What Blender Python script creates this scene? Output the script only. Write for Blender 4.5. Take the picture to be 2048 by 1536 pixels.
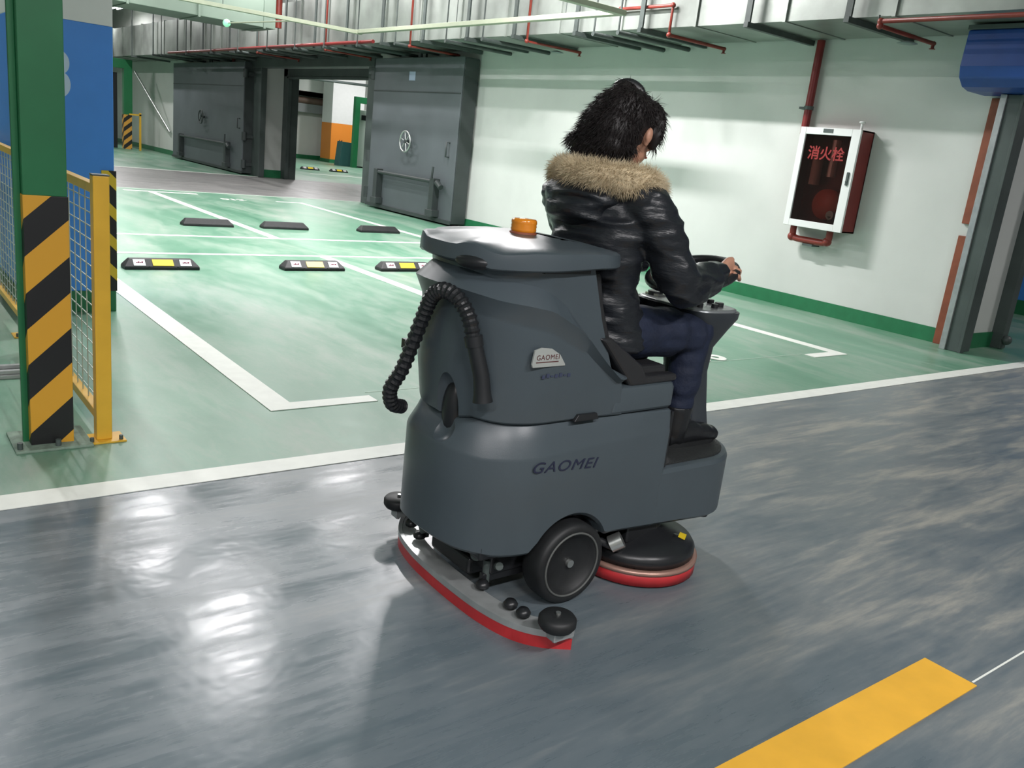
import bpy, bmesh, math, random
from mathutils import Vector, Matrix, noise
R = math.radians
PI = math.pi
scene = bpy.context.scene
for o in list(bpy.data.objects):
    bpy.data.objects.remove(o)
COL = scene.collection

# ------------------------------------------------------------------ camera, world, exposure
cam_data = bpy.data.cameras.new('camera')
cam = bpy.data.objects.new('camera', cam_data)
COL.objects.link(cam)
CY, CP, CR = -0.67503465 * -1, 0.26409265, 0.11475016      # yaw to the right, pitch down, roll
fwd = Vector((math.sin(CY) * math.cos(CP), math.cos(CY) * math.cos(CP), -math.sin(CP)))
rgt = Vector((math.cos(CY), -math.sin(CY), 0))
upv = rgt.cross(fwd)
r2 = rgt * math.cos(CR) + upv * math.sin(CR)
u2 = -rgt * math.sin(CR) + upv * math.cos(CR)
M = Matrix(((r2.x, u2.x, -fwd.x, 0), (r2.y, u2.y, -fwd.y, 0), (r2.z, u2.z, -fwd.z, 1.45), (0, 0, 0, 1)))
cam.matrix_world = M
cam_data.sensor_fit = 'HORIZONTAL'
cam_data.sensor_width = 36.0
cam_data.lens = 36.0 * 1720.1 / 2048.0
cam_data.clip_start = 0.05
cam_data.clip_end = 200
scene.camera = cam

world = bpy.data.worlds.new('world')
scene.world = world
world.use_nodes = True
world.node_tree.nodes['Background'].inputs[0].default_value = (0.75, 0.85, 0.8, 1)
world.node_tree.nodes['Background'].inputs[1].default_value = 0.15

scene.view_settings.view_transform = 'Standard'
scene.view_settings.look = 'None'
scene.view_settings.gamma = 1.0
scene.view_settings.exposure = -0.08
scene.view_settings.use_curve_mapping = False

LAMP_W = 130.0          # one twin tube fitting
LAMP_Z = 4.7

# ------------------------------------------------------------------ materials
MATS = {}
def mat(name, col, rough=0.5, metal=0.0, var=0.0, vscale=8.0, bump=0.0, bscale=40.0, spec=0.5, emit=None, estr=0.0, coat=0.0, col2=None, stretch=(1, 1, 1)):
    if name in MATS:
        return MATS[name]
    m = bpy.data.materials.new(name)
    m.use_nodes = True
    nt = m.node_tree
    b = nt.nodes['Principled BSDF']
    b.inputs['Base Color'].default_value = (*col, 1)
    b.inputs['Roughness'].default_value = rough
    b.inputs['Metallic'].default_value = metal
    b.inputs['Specular IOR Level'].default_value = spec
    b.inputs['Coat Weight'].default_value = coat
    tc = nt.nodes.new('ShaderNodeTexCoord')
    mp = nt.nodes.new('ShaderNodeMapping')
    mp.inputs['Scale'].default_value = stretch
    nt.links.new(tc.outputs['Object'], mp.inputs['Vector'])
    if var > 0 or col2:
        n = nt.nodes.new('ShaderNodeTexNoise')
        n.inputs['Scale'].default_value = vscale
        n.inputs['Detail'].default_value = 6
        nt.links.new(mp.outputs[0], n.inputs['Vector'])
        r = nt.nodes.new('ShaderNodeValToRGB')
        r.color_ramp.elements[0].position = 0.3
        r.color_ramp.elements[1].position = 0.7
        c2 = col2 if col2 else tuple(min(1, c * (1 + var)) for c in col)
        c1 = col if col2 else tuple(c * (1 - var) for c in col)
        r.color_ramp.elements[0].color = (*c1, 1)
        r.color_ramp.elements[1].color = (*c2, 1)
        nt.links.new(n.outputs['Fac'], r.inputs['Fac'])
        nt.links.new(r.outputs['Color'], b.inputs['Base Color'])
    if bump > 0:
        n2 = nt.nodes.new('ShaderNodeTexNoise')
        n2.inputs['Scale'].default_value = bscale
        n2.inputs['Detail'].default_value = 5
        nt.links.new(mp.outputs[0], n2.inputs['Vector'])
        bp = nt.nodes.new('ShaderNodeBump')
        bp.inputs['Strength'].default_value = bump
        bp.inputs['Distance'].default_value = 0.01
        nt.links.new(n2.outputs['Fac'], bp.inputs['Height'])
        nt.links.new(bp.outputs['Normal'], b.inputs['Normal'])
    if emit:
        b.inputs['Emission Color'].default_value = (*emit, 1)
        b.inputs['Emission Strength'].default_value = estr
    MATS[name] = m
    return m

def stripe_mat(name, c1, c2, period, ang, axis='XZ', rough=0.45, width=0.5, phase=0.0):
    """diagonal paint stripes in the object's own space"""
    m = bpy.data.materials.new(name); m.use_nodes = True
    nt = m.node_tree; b = nt.nodes['Principled BSDF']; b.inputs['Roughness'].default_value = rough
    tc = nt.nodes.new('ShaderNodeTexCoord'); sx = nt.nodes.new('ShaderNodeSeparateXYZ')
    nt.links.new(tc.outputs['Object'], sx.inputs[0])
    def mth(op, a, bb):
        n = nt.nodes.new('ShaderNodeMath'); n.operation = op
        for i, v in enumerate((a, bb)):
            if v is None: continue
            if isinstance(v, (int, float)): n.inputs[i].default_value = v
            else: nt.links.new(v, n.inputs[i])
        return n.outputs[0]
    hor = mth('SUBTRACT', sx.outputs[0], sx.outputs[1]) if axis == 'XYZ' else sx.outputs[0 if axis == 'XZ' else 1]
    v = mth('SUBTRACT', sx.outputs[2], mth('MULTIPLY', hor, math.tan(ang)))
    v = mth('FRACT', mth('DIVIDE', mth('ADD', v, phase), period), None)
    s = mth('GREATER_THAN', v, width)
    mx = nt.nodes.new('ShaderNodeMix'); mx.data_type = 'RGBA'
    nt.links.new(s, mx.inputs[0]); mx.inputs[6].default_value = (*c1, 1); mx.inputs[7].default_value = (*c2, 1)
    nt.links.new(mx.outputs[2], b.inputs['Base Color'])
    return m

def glass_mat(name, tint, alpha=0.35, rough=0.05):
    m = bpy.data.materials.new(name); m.use_nodes = True
    nt = m.node_tree; out = nt.nodes['Material Output']; nt.nodes.remove(nt.nodes['Principled BSDF'])
    tr = nt.nodes.new('ShaderNodeBsdfTransparent'); tr.inputs[0].default_value = (*tint, 1)
    gl = nt.nodes.new('ShaderNodeBsdfGlossy'); gl.inputs['Roughness'].default_value = rough
    mx = nt.nodes.new('ShaderNodeMixShader'); fr = nt.nodes.new('ShaderNodeFresnel'); fr.inputs[0].default_value = 1.45
    nt.links.new(fr.outputs[0], mx.inputs[0]); nt.links.new(tr.outputs[0], mx.inputs[1]); nt.links.new(gl.outputs[0], mx.inputs[2])
    nt.links.new(mx.outputs[0], out.inputs[0])
    return m

def floor_material():
    m = bpy.data.materials.new('epoxy_floor'); m.use_nodes = True
    nt = m.node_tree; b = nt.nodes['Principled BSDF']; L = nt.links
    geo = nt.nodes.new('ShaderNodeNewGeometry'); sp = nt.nodes.new('ShaderNodeSeparateXYZ')
    L.new(geo.outputs['Position'], sp.inputs[0])
    def mp(scale, rot=0.0, loc=(0, 0, 0)):
        n = nt.nodes.new('ShaderNodeMapping'); n.inputs['Scale'].default_value = scale; n.inputs['Rotation'].default_value = (0, 0, rot)
        n.inputs['Location'].default_value = loc
        L.new(geo.outputs['Position'], n.inputs['Vector']); return n.outputs[0]
    def nz(vec, s, d=6, dist=0.0, rough=0.55):
        n = nt.nodes.new('ShaderNodeTexNoise'); n.inputs['Scale'].default_value = s; n.inputs['Detail'].default_value = d
        n.inputs['Distortion'].default_value = dist; n.inputs['Roughness'].default_value = rough
        L.new(vec, n.inputs['Vector']); return n.outputs['Fac']
    def ramp(f, stops):
        r = nt.nodes.new('ShaderNodeValToRGB')
        while len(r.color_ramp.elements) < len(stops): r.color_ramp.elements.new(0.5)
        for e, (p, c) in zip(r.color_ramp.elements, stops): e.position = p; e.color = (*c, 1)
        L.new(f, r.inputs['Fac']); return r.outputs['Color']
    def mth(op, a, bb=None, cc=None):
        n = nt.nodes.new('ShaderNodeMath'); n.operation = op
        for i, v in enumerate((a, bb, cc)):
            if v is None: continue
            if isinstance(v, (int, float)): n.inputs[i].default_value = v
            else: L.new(v, n.inputs[i])
        return n.outputs[0]
    def mix(f, a, bb):
        x = nt.nodes.new('ShaderNodeMix'); x.data_type = 'RGBA'
        L.new(f, x.inputs[0]) if not isinstance(f, (int, float)) else setattr(x.inputs[0], 'default_value', f)
        for i, v in ((6, a), (7, bb)):
            if isinstance(v, tuple): x.inputs[i].default_value = (*v, 1)
            else: L.new(v, x.inputs[i])
        return x.outputs[2]
    # grey drive lane: wet clean paint with dry dusty smears
    smear = nz(mp((0.55, 2.6, 1), R(-14)), 1.5, 7, 0.6, 0.62)
    fine = nz(mp((1.2, 9, 1), R(-20), (3, 1, 0)), 2.5, 6, 0.3, 0.7)
    sm = mth('ADD', mth('MULTIPLY', smear, 0.65), mth('MULTIPLY', fine, 0.35))
    # the dust lies on the part of the lane the machine has not cleaned yet (ahead of it)
    ahead = nt.nodes.new('ShaderNodeMapRange'); ahead.inputs[1].default_value = 0.9; ahead.inputs[2].default_value = 3.2
    ahead.inputs[3].default_value = -0.08; ahead.inputs[4].default_value = 0.10
    L.new(sp.outputs[0], ahead.inputs[0])
    smd = mth('ADD', sm, ahead.outputs[0])
    lane = ramp(smd, [(0.36, LANE1), (0.50, LANE2), (0.60, LANE3), (0.72, LANE4)])
    far_lane = ramp(nz(mp((0.3, 3, 1), 0.0), 1.5), [(0.3, (0.17, 0.17, 0.17)), (0.7, (0.30, 0.29, 0.28))])
    # green bays
    g1 = nz(mp((0.9, 0.28, 1), R(-16), (5, 2, 0)), 1.5, 7, 0.9, 0.6)
    g2 = nz(mp((3.5, 1.0, 1), R(-20), (1, 7, 0)), 3.0, 6, 0.5, 0.7)
    gf = mth('ADD', mth('MULTIPLY', g1, 0.7), mth('MULTIPLY', g2, 0.3))
    green = ramp(gf, [(0.30, GREEN1), (0.46, GREEN2), (0.56, GREEN3), (0.70, GREEN4)])
    y = sp.outputs[1]
    in_lane = mth('LESS_THAN', y, 3.36)
    in_road = mth('MULTIPLY', mth('GREATER_THAN', y, 17.15), mth('LESS_THAN', y, 23.0))
    c = mix(in_lane, green, lane)
    c = mix(in_road, c, far_lane)
    L.new(c, b.inputs['Base Color'])
    rr = nt.nodes.new('ShaderNodeMapRange'); rr.inputs[1].default_value = 0.35; rr.inputs[2].default_value = 0.7
    rr.inputs[3].default_value = 0.20; rr.inputs[4].default_value = 0.5
    L.new(smd, rr.inputs[0])
    rg = nt.nodes.new('ShaderNodeMapRange'); rg.inputs[1].default_value = 0.3; rg.inputs[2].default_value = 0.7
    rg.inputs[3].default_value = 0.28; rg.inputs[4].default_value = 0.50
    L.new(gf, rg.inputs[0])
    rx = nt.nodes.new('ShaderNodeMix'); rx.data_type = 'FLOAT'
    L.new(in_lane, rx.inputs[0]); L.new(rg.outputs[0], rx.inputs[2]); L.new(rr.outputs[0], rx.inputs[3])
    L.new(rx.outputs[0], b.inputs['Roughness'])
    bpn = nt.nodes.new('ShaderNodeBump'); bpn.inputs['Strength'].default_value = 0.12; bpn.inputs['Distance'].default_value = 0.02
    L.new(nz(mp((1, 1, 1)), 5.0, 3), bpn.inputs['Height']); L.new(bpn.outputs[0], b.inputs['Normal'])
    return m

LANE1, LANE2, LANE3, LANE4 = (0.10, 0.132, 0.152), (0.132, 0.162, 0.18), (0.19, 0.212, 0.218), (0.34, 0.335, 0.30)
GREEN1, GREEN2, GREEN3, GREEN4 = (0.085, 0.25, 0.155), (0.14, 0.305, 0.205), (0.23, 0.355, 0.27), (0.36, 0.41, 0.355)

m_floor = floor_material()
m_wall = mat('wall_paint', (0.62, 0.64, 0.61), 0.6, var=0.04, vscale=1.5, bump=0.05)
m_ceil = mat('concrete_ceiling', (0.45, 0.47, 0.45), 0.8, var=0.1, vscale=2)
m_base = mat('baseboard_green', (0.02, 0.17, 0.07), 0.4, var=0.1)
m_line = mat('line_white', (0.86, 0.88, 0.82), 0.45, var=0.04, vscale=12)
m_line_thin = mat('chalk_line', (0.55, 0.68, 0.58), 0.6)
m_yline = mat('line_yellow', (0.85, 0.46, 0.05), 0.4, var=0.06, vscale=9)
m_greenp = mat('green_steel', (0.018, 0.16, 0.06), 0.38, var=0.08, vscale=5)
m_blue = mat('blue_paint', (0.06, 0.27, 0.80), 0.4, var=0.05, vscale=3)
m_white = mat('white_paint', (0.8, 0.81, 0.8), 0.45, var=0.02)
m_yellow = mat('fence_yellow', (0.78, 0.45, 0.04), 0.4, var=0.07, vscale=7)
m_wire = mat('mesh_wire', (0.62, 0.65, 0.60), 0.4, metal=0.6)
m_black = mat('black_rubber', (0.012, 0.013, 0.014), 0.55, var=0.2, vscale=20)
m_blkp = mat('black_plastic', (0.014, 0.015, 0.017), 0.35)
m_blastdoor = mat('blast_door_paint', (0.105, 0.12, 0.13), 0.5, var=0.08, vscale=1.5)
m_blastdark = mat('blast_door_edge', (0.045, 0.055, 0.055), 0.5, var=0.15, vscale=3)
m_steel = mat('bright_steel', (0.6, 0.62, 0.6), 0.3, metal=0.9)
m_galv = mat('galvanised_duct', (0.30, 0.325, 0.30), 0.42, metal=0.5, var=0.35, vscale=1.2, bump=0.4, bscale=3)
m_galvg = mat('pale_green_duct', (0.19, 0.245, 0.20), 0.45, metal=0.2, var=0.1, vscale=1.0)
m_hang = mat('hanger_steel', (0.06, 0.075, 0.07), 0.55, var=0.2)
m_red = mat('fire_red', (0.19, 0.016, 0.015), 0.4, var=0.1, vscale=6)
m_redp = mat('pipe_red', (0.22, 0.032, 0.022), 0.4, var=0.15, vscale=6)
m_tray = mat('tray_cream', (0.36, 0.39, 0.29), 0.5, var=0.06)
m_frame = mat('frame_steel', (0.07, 0.09, 0.085), 0.5, var=0.2, vscale=2)
m_body = mat('scrubber_grey', (0.062, 0.080, 0.092), 0.36, var=0.03, vscale=6, bump=0.03, bscale=300)
m_bodyd = mat('scrubber_dark_grey', (0.035, 0.042, 0.05), 0.4)
m_seat = mat('seat_vinyl', (0.022, 0.022, 0.024), 0.35, bump=0.1)
m_sqred = mat('squeegee_red', (0.50, 0.03, 0.035), 0.4, var=0.1, vscale=20)
m_sqmet = mat('squeegee_metal', (0.40, 0.42, 0.42), 0.35, metal=0.4, var=0.1, vscale=20)
m_amber = mat('amber_lens', (0.80, 0.26, 0.015), 0.15, coat=0.5)
m_rust = mat('rust_brown', (0.24, 0.065, 0.03), 0.6, var=0.15)
m_orange = mat('orange_paint', (0.80, 0.26, 0.03), 0.5)
m_teal = mat('teal_box', (0.03, 0.11, 0.105), 0.5)
m_bluebox = mat('blue_plastic', (0.012, 0.06, 0.28), 0.4, var=0.1, vscale=4)
m_skin = mat('skin', (0.52, 0.27, 0.18), 0.5, var=0.05, vscale=30)
m_hair = mat('hair_black', (0.012, 0.008, 0.008), 0.5, var=0.3, vscale=30)
m_fur = mat('fur_tan', (0.46, 0.36, 0.22), 0.85, col2=(0.80, 0.68, 0.47), vscale=14)
m_leather = mat('leather_black', (0.012, 0.014, 0.018), 0.36, bump=0.6, bscale=14, stretch=(1, 1, 3))
m_jeans = mat('jeans_navy', (0.006, 0.012, 0.034), 0.75, var=0.2, vscale=15, bump=0.3, bscale=60)
m_boot = mat('boot_leather', (0.012, 0.013, 0.015), 0.32, bump=0.1)
m_tube = mat('lit_tube', (1, 1, 1), 0.3, emit=(0.93, 1.0, 0.97), estr=14)
m_panelg = mat('panel_silver', (0.30, 0.32, 0.33), 0.3, metal=0.5)
m_ylabel = mat('yellow_label', (0.85, 0.62, 0.02), 0.4)
m_badge = mat('badge_silver', (0.36, 0.38, 0.36), 0.4)
m_badge_r = mat('badge_red', (0.10, 0.03, 0.03), 0.4)
m_letter = mat('letter_navy', (0.018, 0.022, 0.05), 0.4)
m_eye = mat('eye_dark', (0.03, 0.02, 0.02), 0.2)
m_lip = mat('lips', (0.45, 0.12, 0.10), 0.5)

# ------------------------------------------------------------------ mesh helpers
def world_loc(o):
    v = Vector((0, 0, 0))
    while o is not None:
        v += o.location
        o = o.parent
    return v

def tag(o, label=None, cat=None, group=None, kind=None):
    if label: o['label'] = label
    if cat: o['category'] = cat
    if group: o['group'] = group
    if kind: o['kind'] = kind
    return o

def thing(name, label, cat, loc=(0, 0, 0), group=None, kind=None):
    o = bpy.data.objects.new(name, None)
    o.empty_display_size = 0.1
    COL.objects.link(o)
    o.location = loc
    return tag(o, label, cat, group, kind)

def dup(o, off, label=None, parent=None, top=True):
    c = o.copy()
    COL.objects.link(c)
    if top:
        c.location = Vector(o.location) + Vector(off)
        if label: c['label'] = label
    else:
        c.parent = parent
    for ch in list(o.children):
        dup(ch, off, None, c, False)
    return c

class MB:
    """collects geometry in world coordinates; build() makes one mesh object"""
    def __init__(s):
        s.v = []; s.f = []; s.sm = []
    def add(s, vs, fs, smooth=False):
        n = len(s.v)
        s.v += [Vector(p) for p in vs]
        for f in fs:
            s.f.append([n + i for i in f]); s.sm.append(smooth)
        return s
    def box(s, lo, hi):
        x0, y0, z0 = lo; x1, y1, z1 = hi
        vs = [(x0, y0, z0), (x1, y0, z0), (x1, y1, z0), (x0, y1, z0), (x0, y0, z1), (x1, y0, z1), (x1, y1, z1), (x0, y1, z1)]
        return s.add(vs, [(0, 3, 2, 1), (4, 5, 6, 7), (0, 1, 5, 4), (1, 2, 6, 5), (2, 3, 7, 6), (3, 0, 4, 7)])
    def hexa(s, vs):
        return s.add(vs, [(0, 3, 2, 1), (4, 5, 6, 7), (0, 1, 5, 4), (1, 2, 6, 5), (2, 3, 7, 6), (3, 0, 4, 7)])
    def rings(s, rings, cap=True, closed=False, smooth=True):
        n = len(rings[0]); vs = [p for r in rings for p in r]; fs = []
        m = len(rings)
        for i in range(m if closed else m - 1):
            a = i * n; b = ((i + 1) % m) * n
            for j in range(n):
                k = (j + 1) % n
                fs.append((a + j, a + k, b + k, b + j))
        s.add(vs, fs, smooth)
        if cap and not closed:
            s.add(rings[0], [tuple(range(n))[::-1]]); s.add(rings[-1], [tuple(range(n))])
        return s
    def tube(s, path, rad, seg=12, cap=True, closed=False, flat=None):
        P = [Vector(p) for p in path]
        rr = rad if isinstance(rad, (list, tuple)) else [rad] * len(P)
        rings = []; prev = None
        for i, p in enumerate(P):
            if closed: t = P[(i + 1) % len(P)] - P[i - 1]
            else: t = P[min(i + 1, len(P) - 1)] - P[max(i - 1, 0)]
            t = t.normalized() if t.length > 1e-9 else Vector((0, 0, 1))
            if prev is None:
                a = Vector((0, 0, 1)) if abs(t.z) < 0.9 else Vector((1, 0, 0))
                u = a.cross(t).normalized()
            else:
                u = (prev - t * prev.dot(t))
                u = u.normalized() if u.length > 1e-9 else prev
            prev = u; w = t.cross(u)
            r = rr[i]
            ra, rb = r if isinstance(r, tuple) else (r, r)
            rings.append([p + u * math.cos(2 * PI * k / seg) * ra + w * math.sin(2 * PI * k / seg) * rb for k in range(seg)])
        return s.rings(rings, cap, closed)
    def cyl(s, p0, p1, r0, r1=None, seg=20):
        return s.tube([p0, p1], [r0, r0 if r1 is None else r1], seg)
    def lathe(s, prof, origin, axis='Z', seg=32, cap=True):
        o = Vector(origin); rings = []
        for r, h in prof:
            ring = []
            for k in range(seg):
                a = 2 * PI * k / seg; c, d = math.cos(a) * r, math.sin(a) * r
                ring.append(o + (Vector((c, d, h)) if axis == 'Z' else Vector((c, h, d)) if axis == 'Y' else Vector((h, c, d))))
            rings.append(ring)
        return s.rings(rings, cap)
    def ell(s, c, r, seg=20, rows=12, rot=None):
        c = Vector(c); rings = []
        for i in range(1, rows):
            ph = PI * i / rows
            ring = []
            for k in range(seg):
                a = 2 * PI * k / seg
                p = Vector((r[0] * math.sin(ph) * math.cos(a), r[1] * math.sin(ph) * math.sin(a), -r[2] * math.cos(ph)))
                if rot: p = rot @ p
                ring.append(c + p)
            rings.append(ring)
        return s.rings(rings)
    def prism(s, poly, axis, lo, hi):
        """poly of 2D points extruded along axis from lo to hi"""
        def P(a, b, h):
            return {'X': (h, a, b), 'Y': (a, h, b), 'Z': (a, b, h)}[axis]
        n = len(poly)
        vs = [P(a, b, lo) for a, b in poly] + [P(a, b, hi) for a, b in poly]
        fs = [tuple(range(n)), tuple(range(n, 2 * n))[::-1]]
        fs += [(i, n + i, n + (i + 1) % n, (i + 1) % n) for i in range(n)]
        return s.add(vs, fs)
    def build(s, name, material, parent=None, bevel=0.0, smooth=None, subsurf=0, origin=None):
        me = bpy.data.meshes.new(name)
        if parent is not None: off = world_loc(parent)
        elif origin is not None: off = Vector(origin)
        else:
            xs = [p.x for p in s.v]; ys = [p.y for p in s.v]; zs = [p.z for p in s.v]
            off = Vector(((min(xs) + max(xs)) / 2, (min(ys) + max(ys)) / 2, min(zs)))
        me.from_pydata([tuple(p - off) for p in s.v], [], s.f)
        me.polygons.foreach_set('use_smooth', [bool(x) if smooth is None else smooth for x in s.sm])
        bm = bmesh.new(); bm.from_mesh(me)
        bmesh.ops.recalc_face_normals(bm, faces=bm.faces)
        bm.to_mesh(me); bm.free()
        me.materials.append(material)
        o = bpy.data.objects.new(name, me)
        COL.objects.link(o)
        if parent is not None: o.parent = parent
        else: o.location = off
        if bevel > 0:
            b = o.modifiers.new('bevel', 'BEVEL'); b.width = bevel; b.segments = 3; b.limit_method = 'ANGLE'; b.angle_limit = R(35)
        if subsurf:
            b = o.modifiers.new('sub', 'SUBSURF'); b.levels = subsurf; b.render_levels = subsurf
        return o

def box(name, lo, hi, material, parent=None, bevel=0.0):
    return MB().box(lo, hi).build(name, material, parent, bevel)

def bake(o):
    """apply modifiers through the dependency graph"""
    bpy.context.view_layer.update()
    dg = bpy.context.evaluated_depsgraph_get()
    me = bpy.data.meshes.new_from_object(o.evaluated_get(dg))
    old = o.data
    o.modifiers.clear()
    o.data = me
    bpy.data.meshes.remove(old)
    return o

def text_mesh(name, body, size, material, parent, loc, rot, extrude=0.001, shear=0.0, bold=0.0, scale=(1, 1, 1), align='LEFT', space=1.0):
    cu = bpy.data.curves.new(name, 'FONT')
    cu.body = body; cu.size = size; cu.extrude = extrude; cu.shear = shear; cu.offset = bold
    cu.align_x = align; cu.space_character = space
    t = bpy.data.objects.new(name, cu)
    COL.objects.link(t)
    bpy.context.view_layer.update()
    dg = bpy.context.evaluated_depsgraph_get()
    me = bpy.data.meshes.new_from_object(t.evaluated_get(dg))
    bpy.data.objects.remove(t)
    me.materials.clear(); me.materials.append(material)
    o = bpy.data.objects.new(name, me)
    COL.objects.link(o)
    off = world_loc(parent) if parent is not None else Vector((0, 0, 0))
    o.parent = parent
    mt = Matrix.Translation(Vector(loc) - off) @ rot.to_4x4() @ Matrix.Diagonal((*scale, 1))
    me.transform(mt)
    return o

def interp(tab, x):
    if x <= tab[0][0]: return tab[0][1]
    for (a, b), (c, d) in zip(tab, tab[1:]):
        if x <= c: return b + (d - b) * (x - a) / (c - a)
    return tab[-1][1]

def smooth_path(pts, n=8, closed=False):
    P = [Vector(p) for p in pts]; out = []
    m = len(P)
    for i in range(m if closed else m - 1):
        if closed: p0, p1, p2, p3 = P[i - 1], P[i], P[(i + 1) % m], P[(i + 2) % m]
        else: p0, p1, p2, p3 = P[max(i - 1, 0)], P[i], P[i + 1], P[min(i + 2, m - 1)]
        for k in range(n):
            t = k / n
            out.append(0.5 * ((2 * p1) + (p2 - p0) * t + (2 * p0 - 5 * p1 + 4 * p2 - p3) * t * t + (3 * p1 - p0 - 3 * p2 + p3) * t ** 3))
    if not closed: out.append(P[-1])
    return out

# ================================================================== THE SETTING
WX = 9.0
def struct(name, mb, m, bevel=0.0, label=None):
    o = mb.build(name, m, None, bevel); o['kind'] = 'structure'
    if label: o['label'] = label
    return o

struct('floor', MB().box((-8, -7, -0.2), (30, 42, 0.0)), m_floor)
struct('ceiling', MB().box((-8, -7, 5.2), (30, 42, 5.4)), m_ceil)
# right wall, with the vehicle doorway between y 17 and 23.2
wr = MB().box((WX, 4.0, 0), (WX + .65, 17.0, 5.2)).box((WX, 23.2, 0), (WX + .65, 42, 5.2)).box((WX, 17.0, 2.85), (WX + .65, 23.2, 5.2))
struct('wall_right', wr, m_wall)
struct('wall_right_near', MB().box((WX, -7, 0), (WX + .65, -1.5, 5.2)).box((WX, -1.5, 3.1), (WX + .65, 4.0, 5.2)), m_wall)
struct('wall_left', MB().box((-8.2, -7, 0), (-8, 42, 5.2)), m_wall)
struct('wall_near', MB().box((-8, -7.2, 0), (30, -7, 5.2)), m_wall)
struct('wall_far', MB().box((-8, 40, 0), (9, 40.2, 5.2)), m_wall)
struct('baseboard_right', MB().box((WX - .012, 4.0, 0), (WX, 16.8, .155)).box((WX - .012, 23.95, 0), (WX, 40, .155)), m_base)
struct('baseboard_jamb', MB().box((WX + .15, 3.985, 0), (WX + .62, 4.0, .16)).box((WX + .02, 23.18, 0), (WX + .62, 23.2, .2)), m_base)
struct('baseboard_left', MB().box((-8, -7, 0), (-7.99, 40, .155)), m_base)

# vehicle doorway steelwork
fr = MB()
fr.box((WX - .10, 22.95, 0), (WX + .06, 23.75, 3.0)).box((WX - .10, 16.75, 0), (WX + .06, 17.05, 3.0))
fr.box((WX - .14, 16.75, 2.78), (WX + .08, 24.0, 3.02))
struct('trim_1', fr, m_frame, 0.01)
fr = MB().box((WX + .62, 22.95, 0), (WX + .95, 23.25, 2.85)).box((WX + .62, 16.95, 0), (WX + .95, 17.2, 2.85)).box((WX + .62, 17.0, 2.66), (WX + .95, 23.2, 2.87))
fr.box((WX + .60, 22.86, 0), (WX + .70, 22.96, 2.7)).box((WX + .60, 17.0, 2.60), (WX + .70, 22.96, 2.66))
struct('trim_2', fr, m_frame, 0.01)

# blast doors, folded open against the wall
def blast_door(name, y0, y1, hinge_high, label, wheel_col, has_tag):
    d = thing(name, label, 'blast door', (WX - .2, (y0 + y1) / 2, 0.03), kind='structure')
    X0 = WX - .35
    MB().box((X0, y0, .04), (WX - .03, y1, 2.90)).build('door_leaf', m_blastdoor, d, 0.012)
    # darker end faces and sill strip
    e = MB().box((X0 + .02, y0 - .02, .05), (WX - .04, y0 + .0, 2.88)).box((X0 + .02, y1, .05), (WX - .04, y1 + .02, 2.88))
    e.box((X0 - .03, y0 - .02, .03), (X0, y1 + .02, .10))
    e.build('door_edge', m_blastdark, d, 0.004)
    MB().box((X0 - .008, y0 + .02, 2.28), (X0, y1 - .02, 2.30)).build('seam_strip', m_blastdark, d)
    L = y1 - y0
    lo, hi = y0 + L * .16, y1 - L * .17
    # locking shaft along the foot of the leaf on two brackets
    b = MB().cyl((X0 - .10, lo - .05, .74), (X0 - .10, hi + .05, .74), .035)
    b.build('locking_bar', m_blastdark, d)
    for yy in (lo, hi):
        k = MB().box((X0 - .14, yy - .07, .2), (X0, yy + .07, .80)).box((X0 - .16, yy - .12, .12), (X0, yy + .12, .24))
        k.build('bracket', m_blastdark, d, 0.01)
    MB().cyl((X0 - .12, lo - .15, .74), (X0 - .12, lo - .30, .66), .05).cyl((X0 - .14, lo, .78), (X0 - .14, lo - .02, 1.0), .02).build('lever', m_blastdark, d)
    yc = (y0 + y1) / 2
    w = MB()
    w.tube([(X0 - .12, yc + math.cos(a) * .19, 1.38 + math.sin(a) * .19) for a in [2 * PI * k / 28 for k in range(28)]], .017, 8, closed=True)
    for k in range(3):
        a = k * PI / 3 + .3
        w.cyl((X0 - .11, yc - math.cos(a) * .19, 1.38 - math.sin(a) * .19), (X0 - .11, yc + math.cos(a) * .19, 1.38 + math.sin(a) * .19), .010, seg=8)
    w.build('handwheel', wheel_col, d)
    MB().cyl((X0, yc, 1.38), (X0 - .13, yc, 1.38), .035).build('wheel_spindle', m_blastdark, d)
    MB().tube([(X0, y0 + .22, 1.2), (X0 - .07, y0 + .22, 1.2), (X0 - .07, y0 + .22, 1.45), (X0, y0 + .22, 1.45)], .016, 8).build('pull_handle', m_blastdark, d)
    l = MB().tube([(WX - .2, yc - .09, 2.9), (WX - .2, yc - .09, 3.0), (WX - .2, yc + .09, 3.0), (WX - .2, yc + .09, 2.9)], .022, 8)
    l.build('lifting_lug', m_blastdark, d)
    hy = y1 if hinge_high else y0
    sg = 1 if hinge_high else -1
    for hz in (.28, 1.0, 2.6):
        MB().cyl((X0 + .02, hy + sg * .06, hz - .1), (X0 + .02, hy + sg * .06, hz + .12), .07).box((X0, min(hy, hy + sg * .08), hz - .04), (WX - .05, max(hy, hy + sg * .08), hz + .05)).build('hinge', m_blastdark, d, 0.005)
    if has_tag:
        MB().box((X0 - .006, yc + .0, 2.49), (X0, yc + .22, 2.65)).build('notice_plate', mat('notice_blue', (0.35, 0.42, 0.55), .5), d)
    return d
blast_door('door_1', 13.12, 16.3, True, 'grey steel blast door leaf with a pale handwheel, right of the doorway', m_steel, True)
blast_door('door_2', 23.5, 29.7, False, 'grey steel blast door leaf left of the doorway, dark handwheel', m_blastdark, False)

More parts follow.
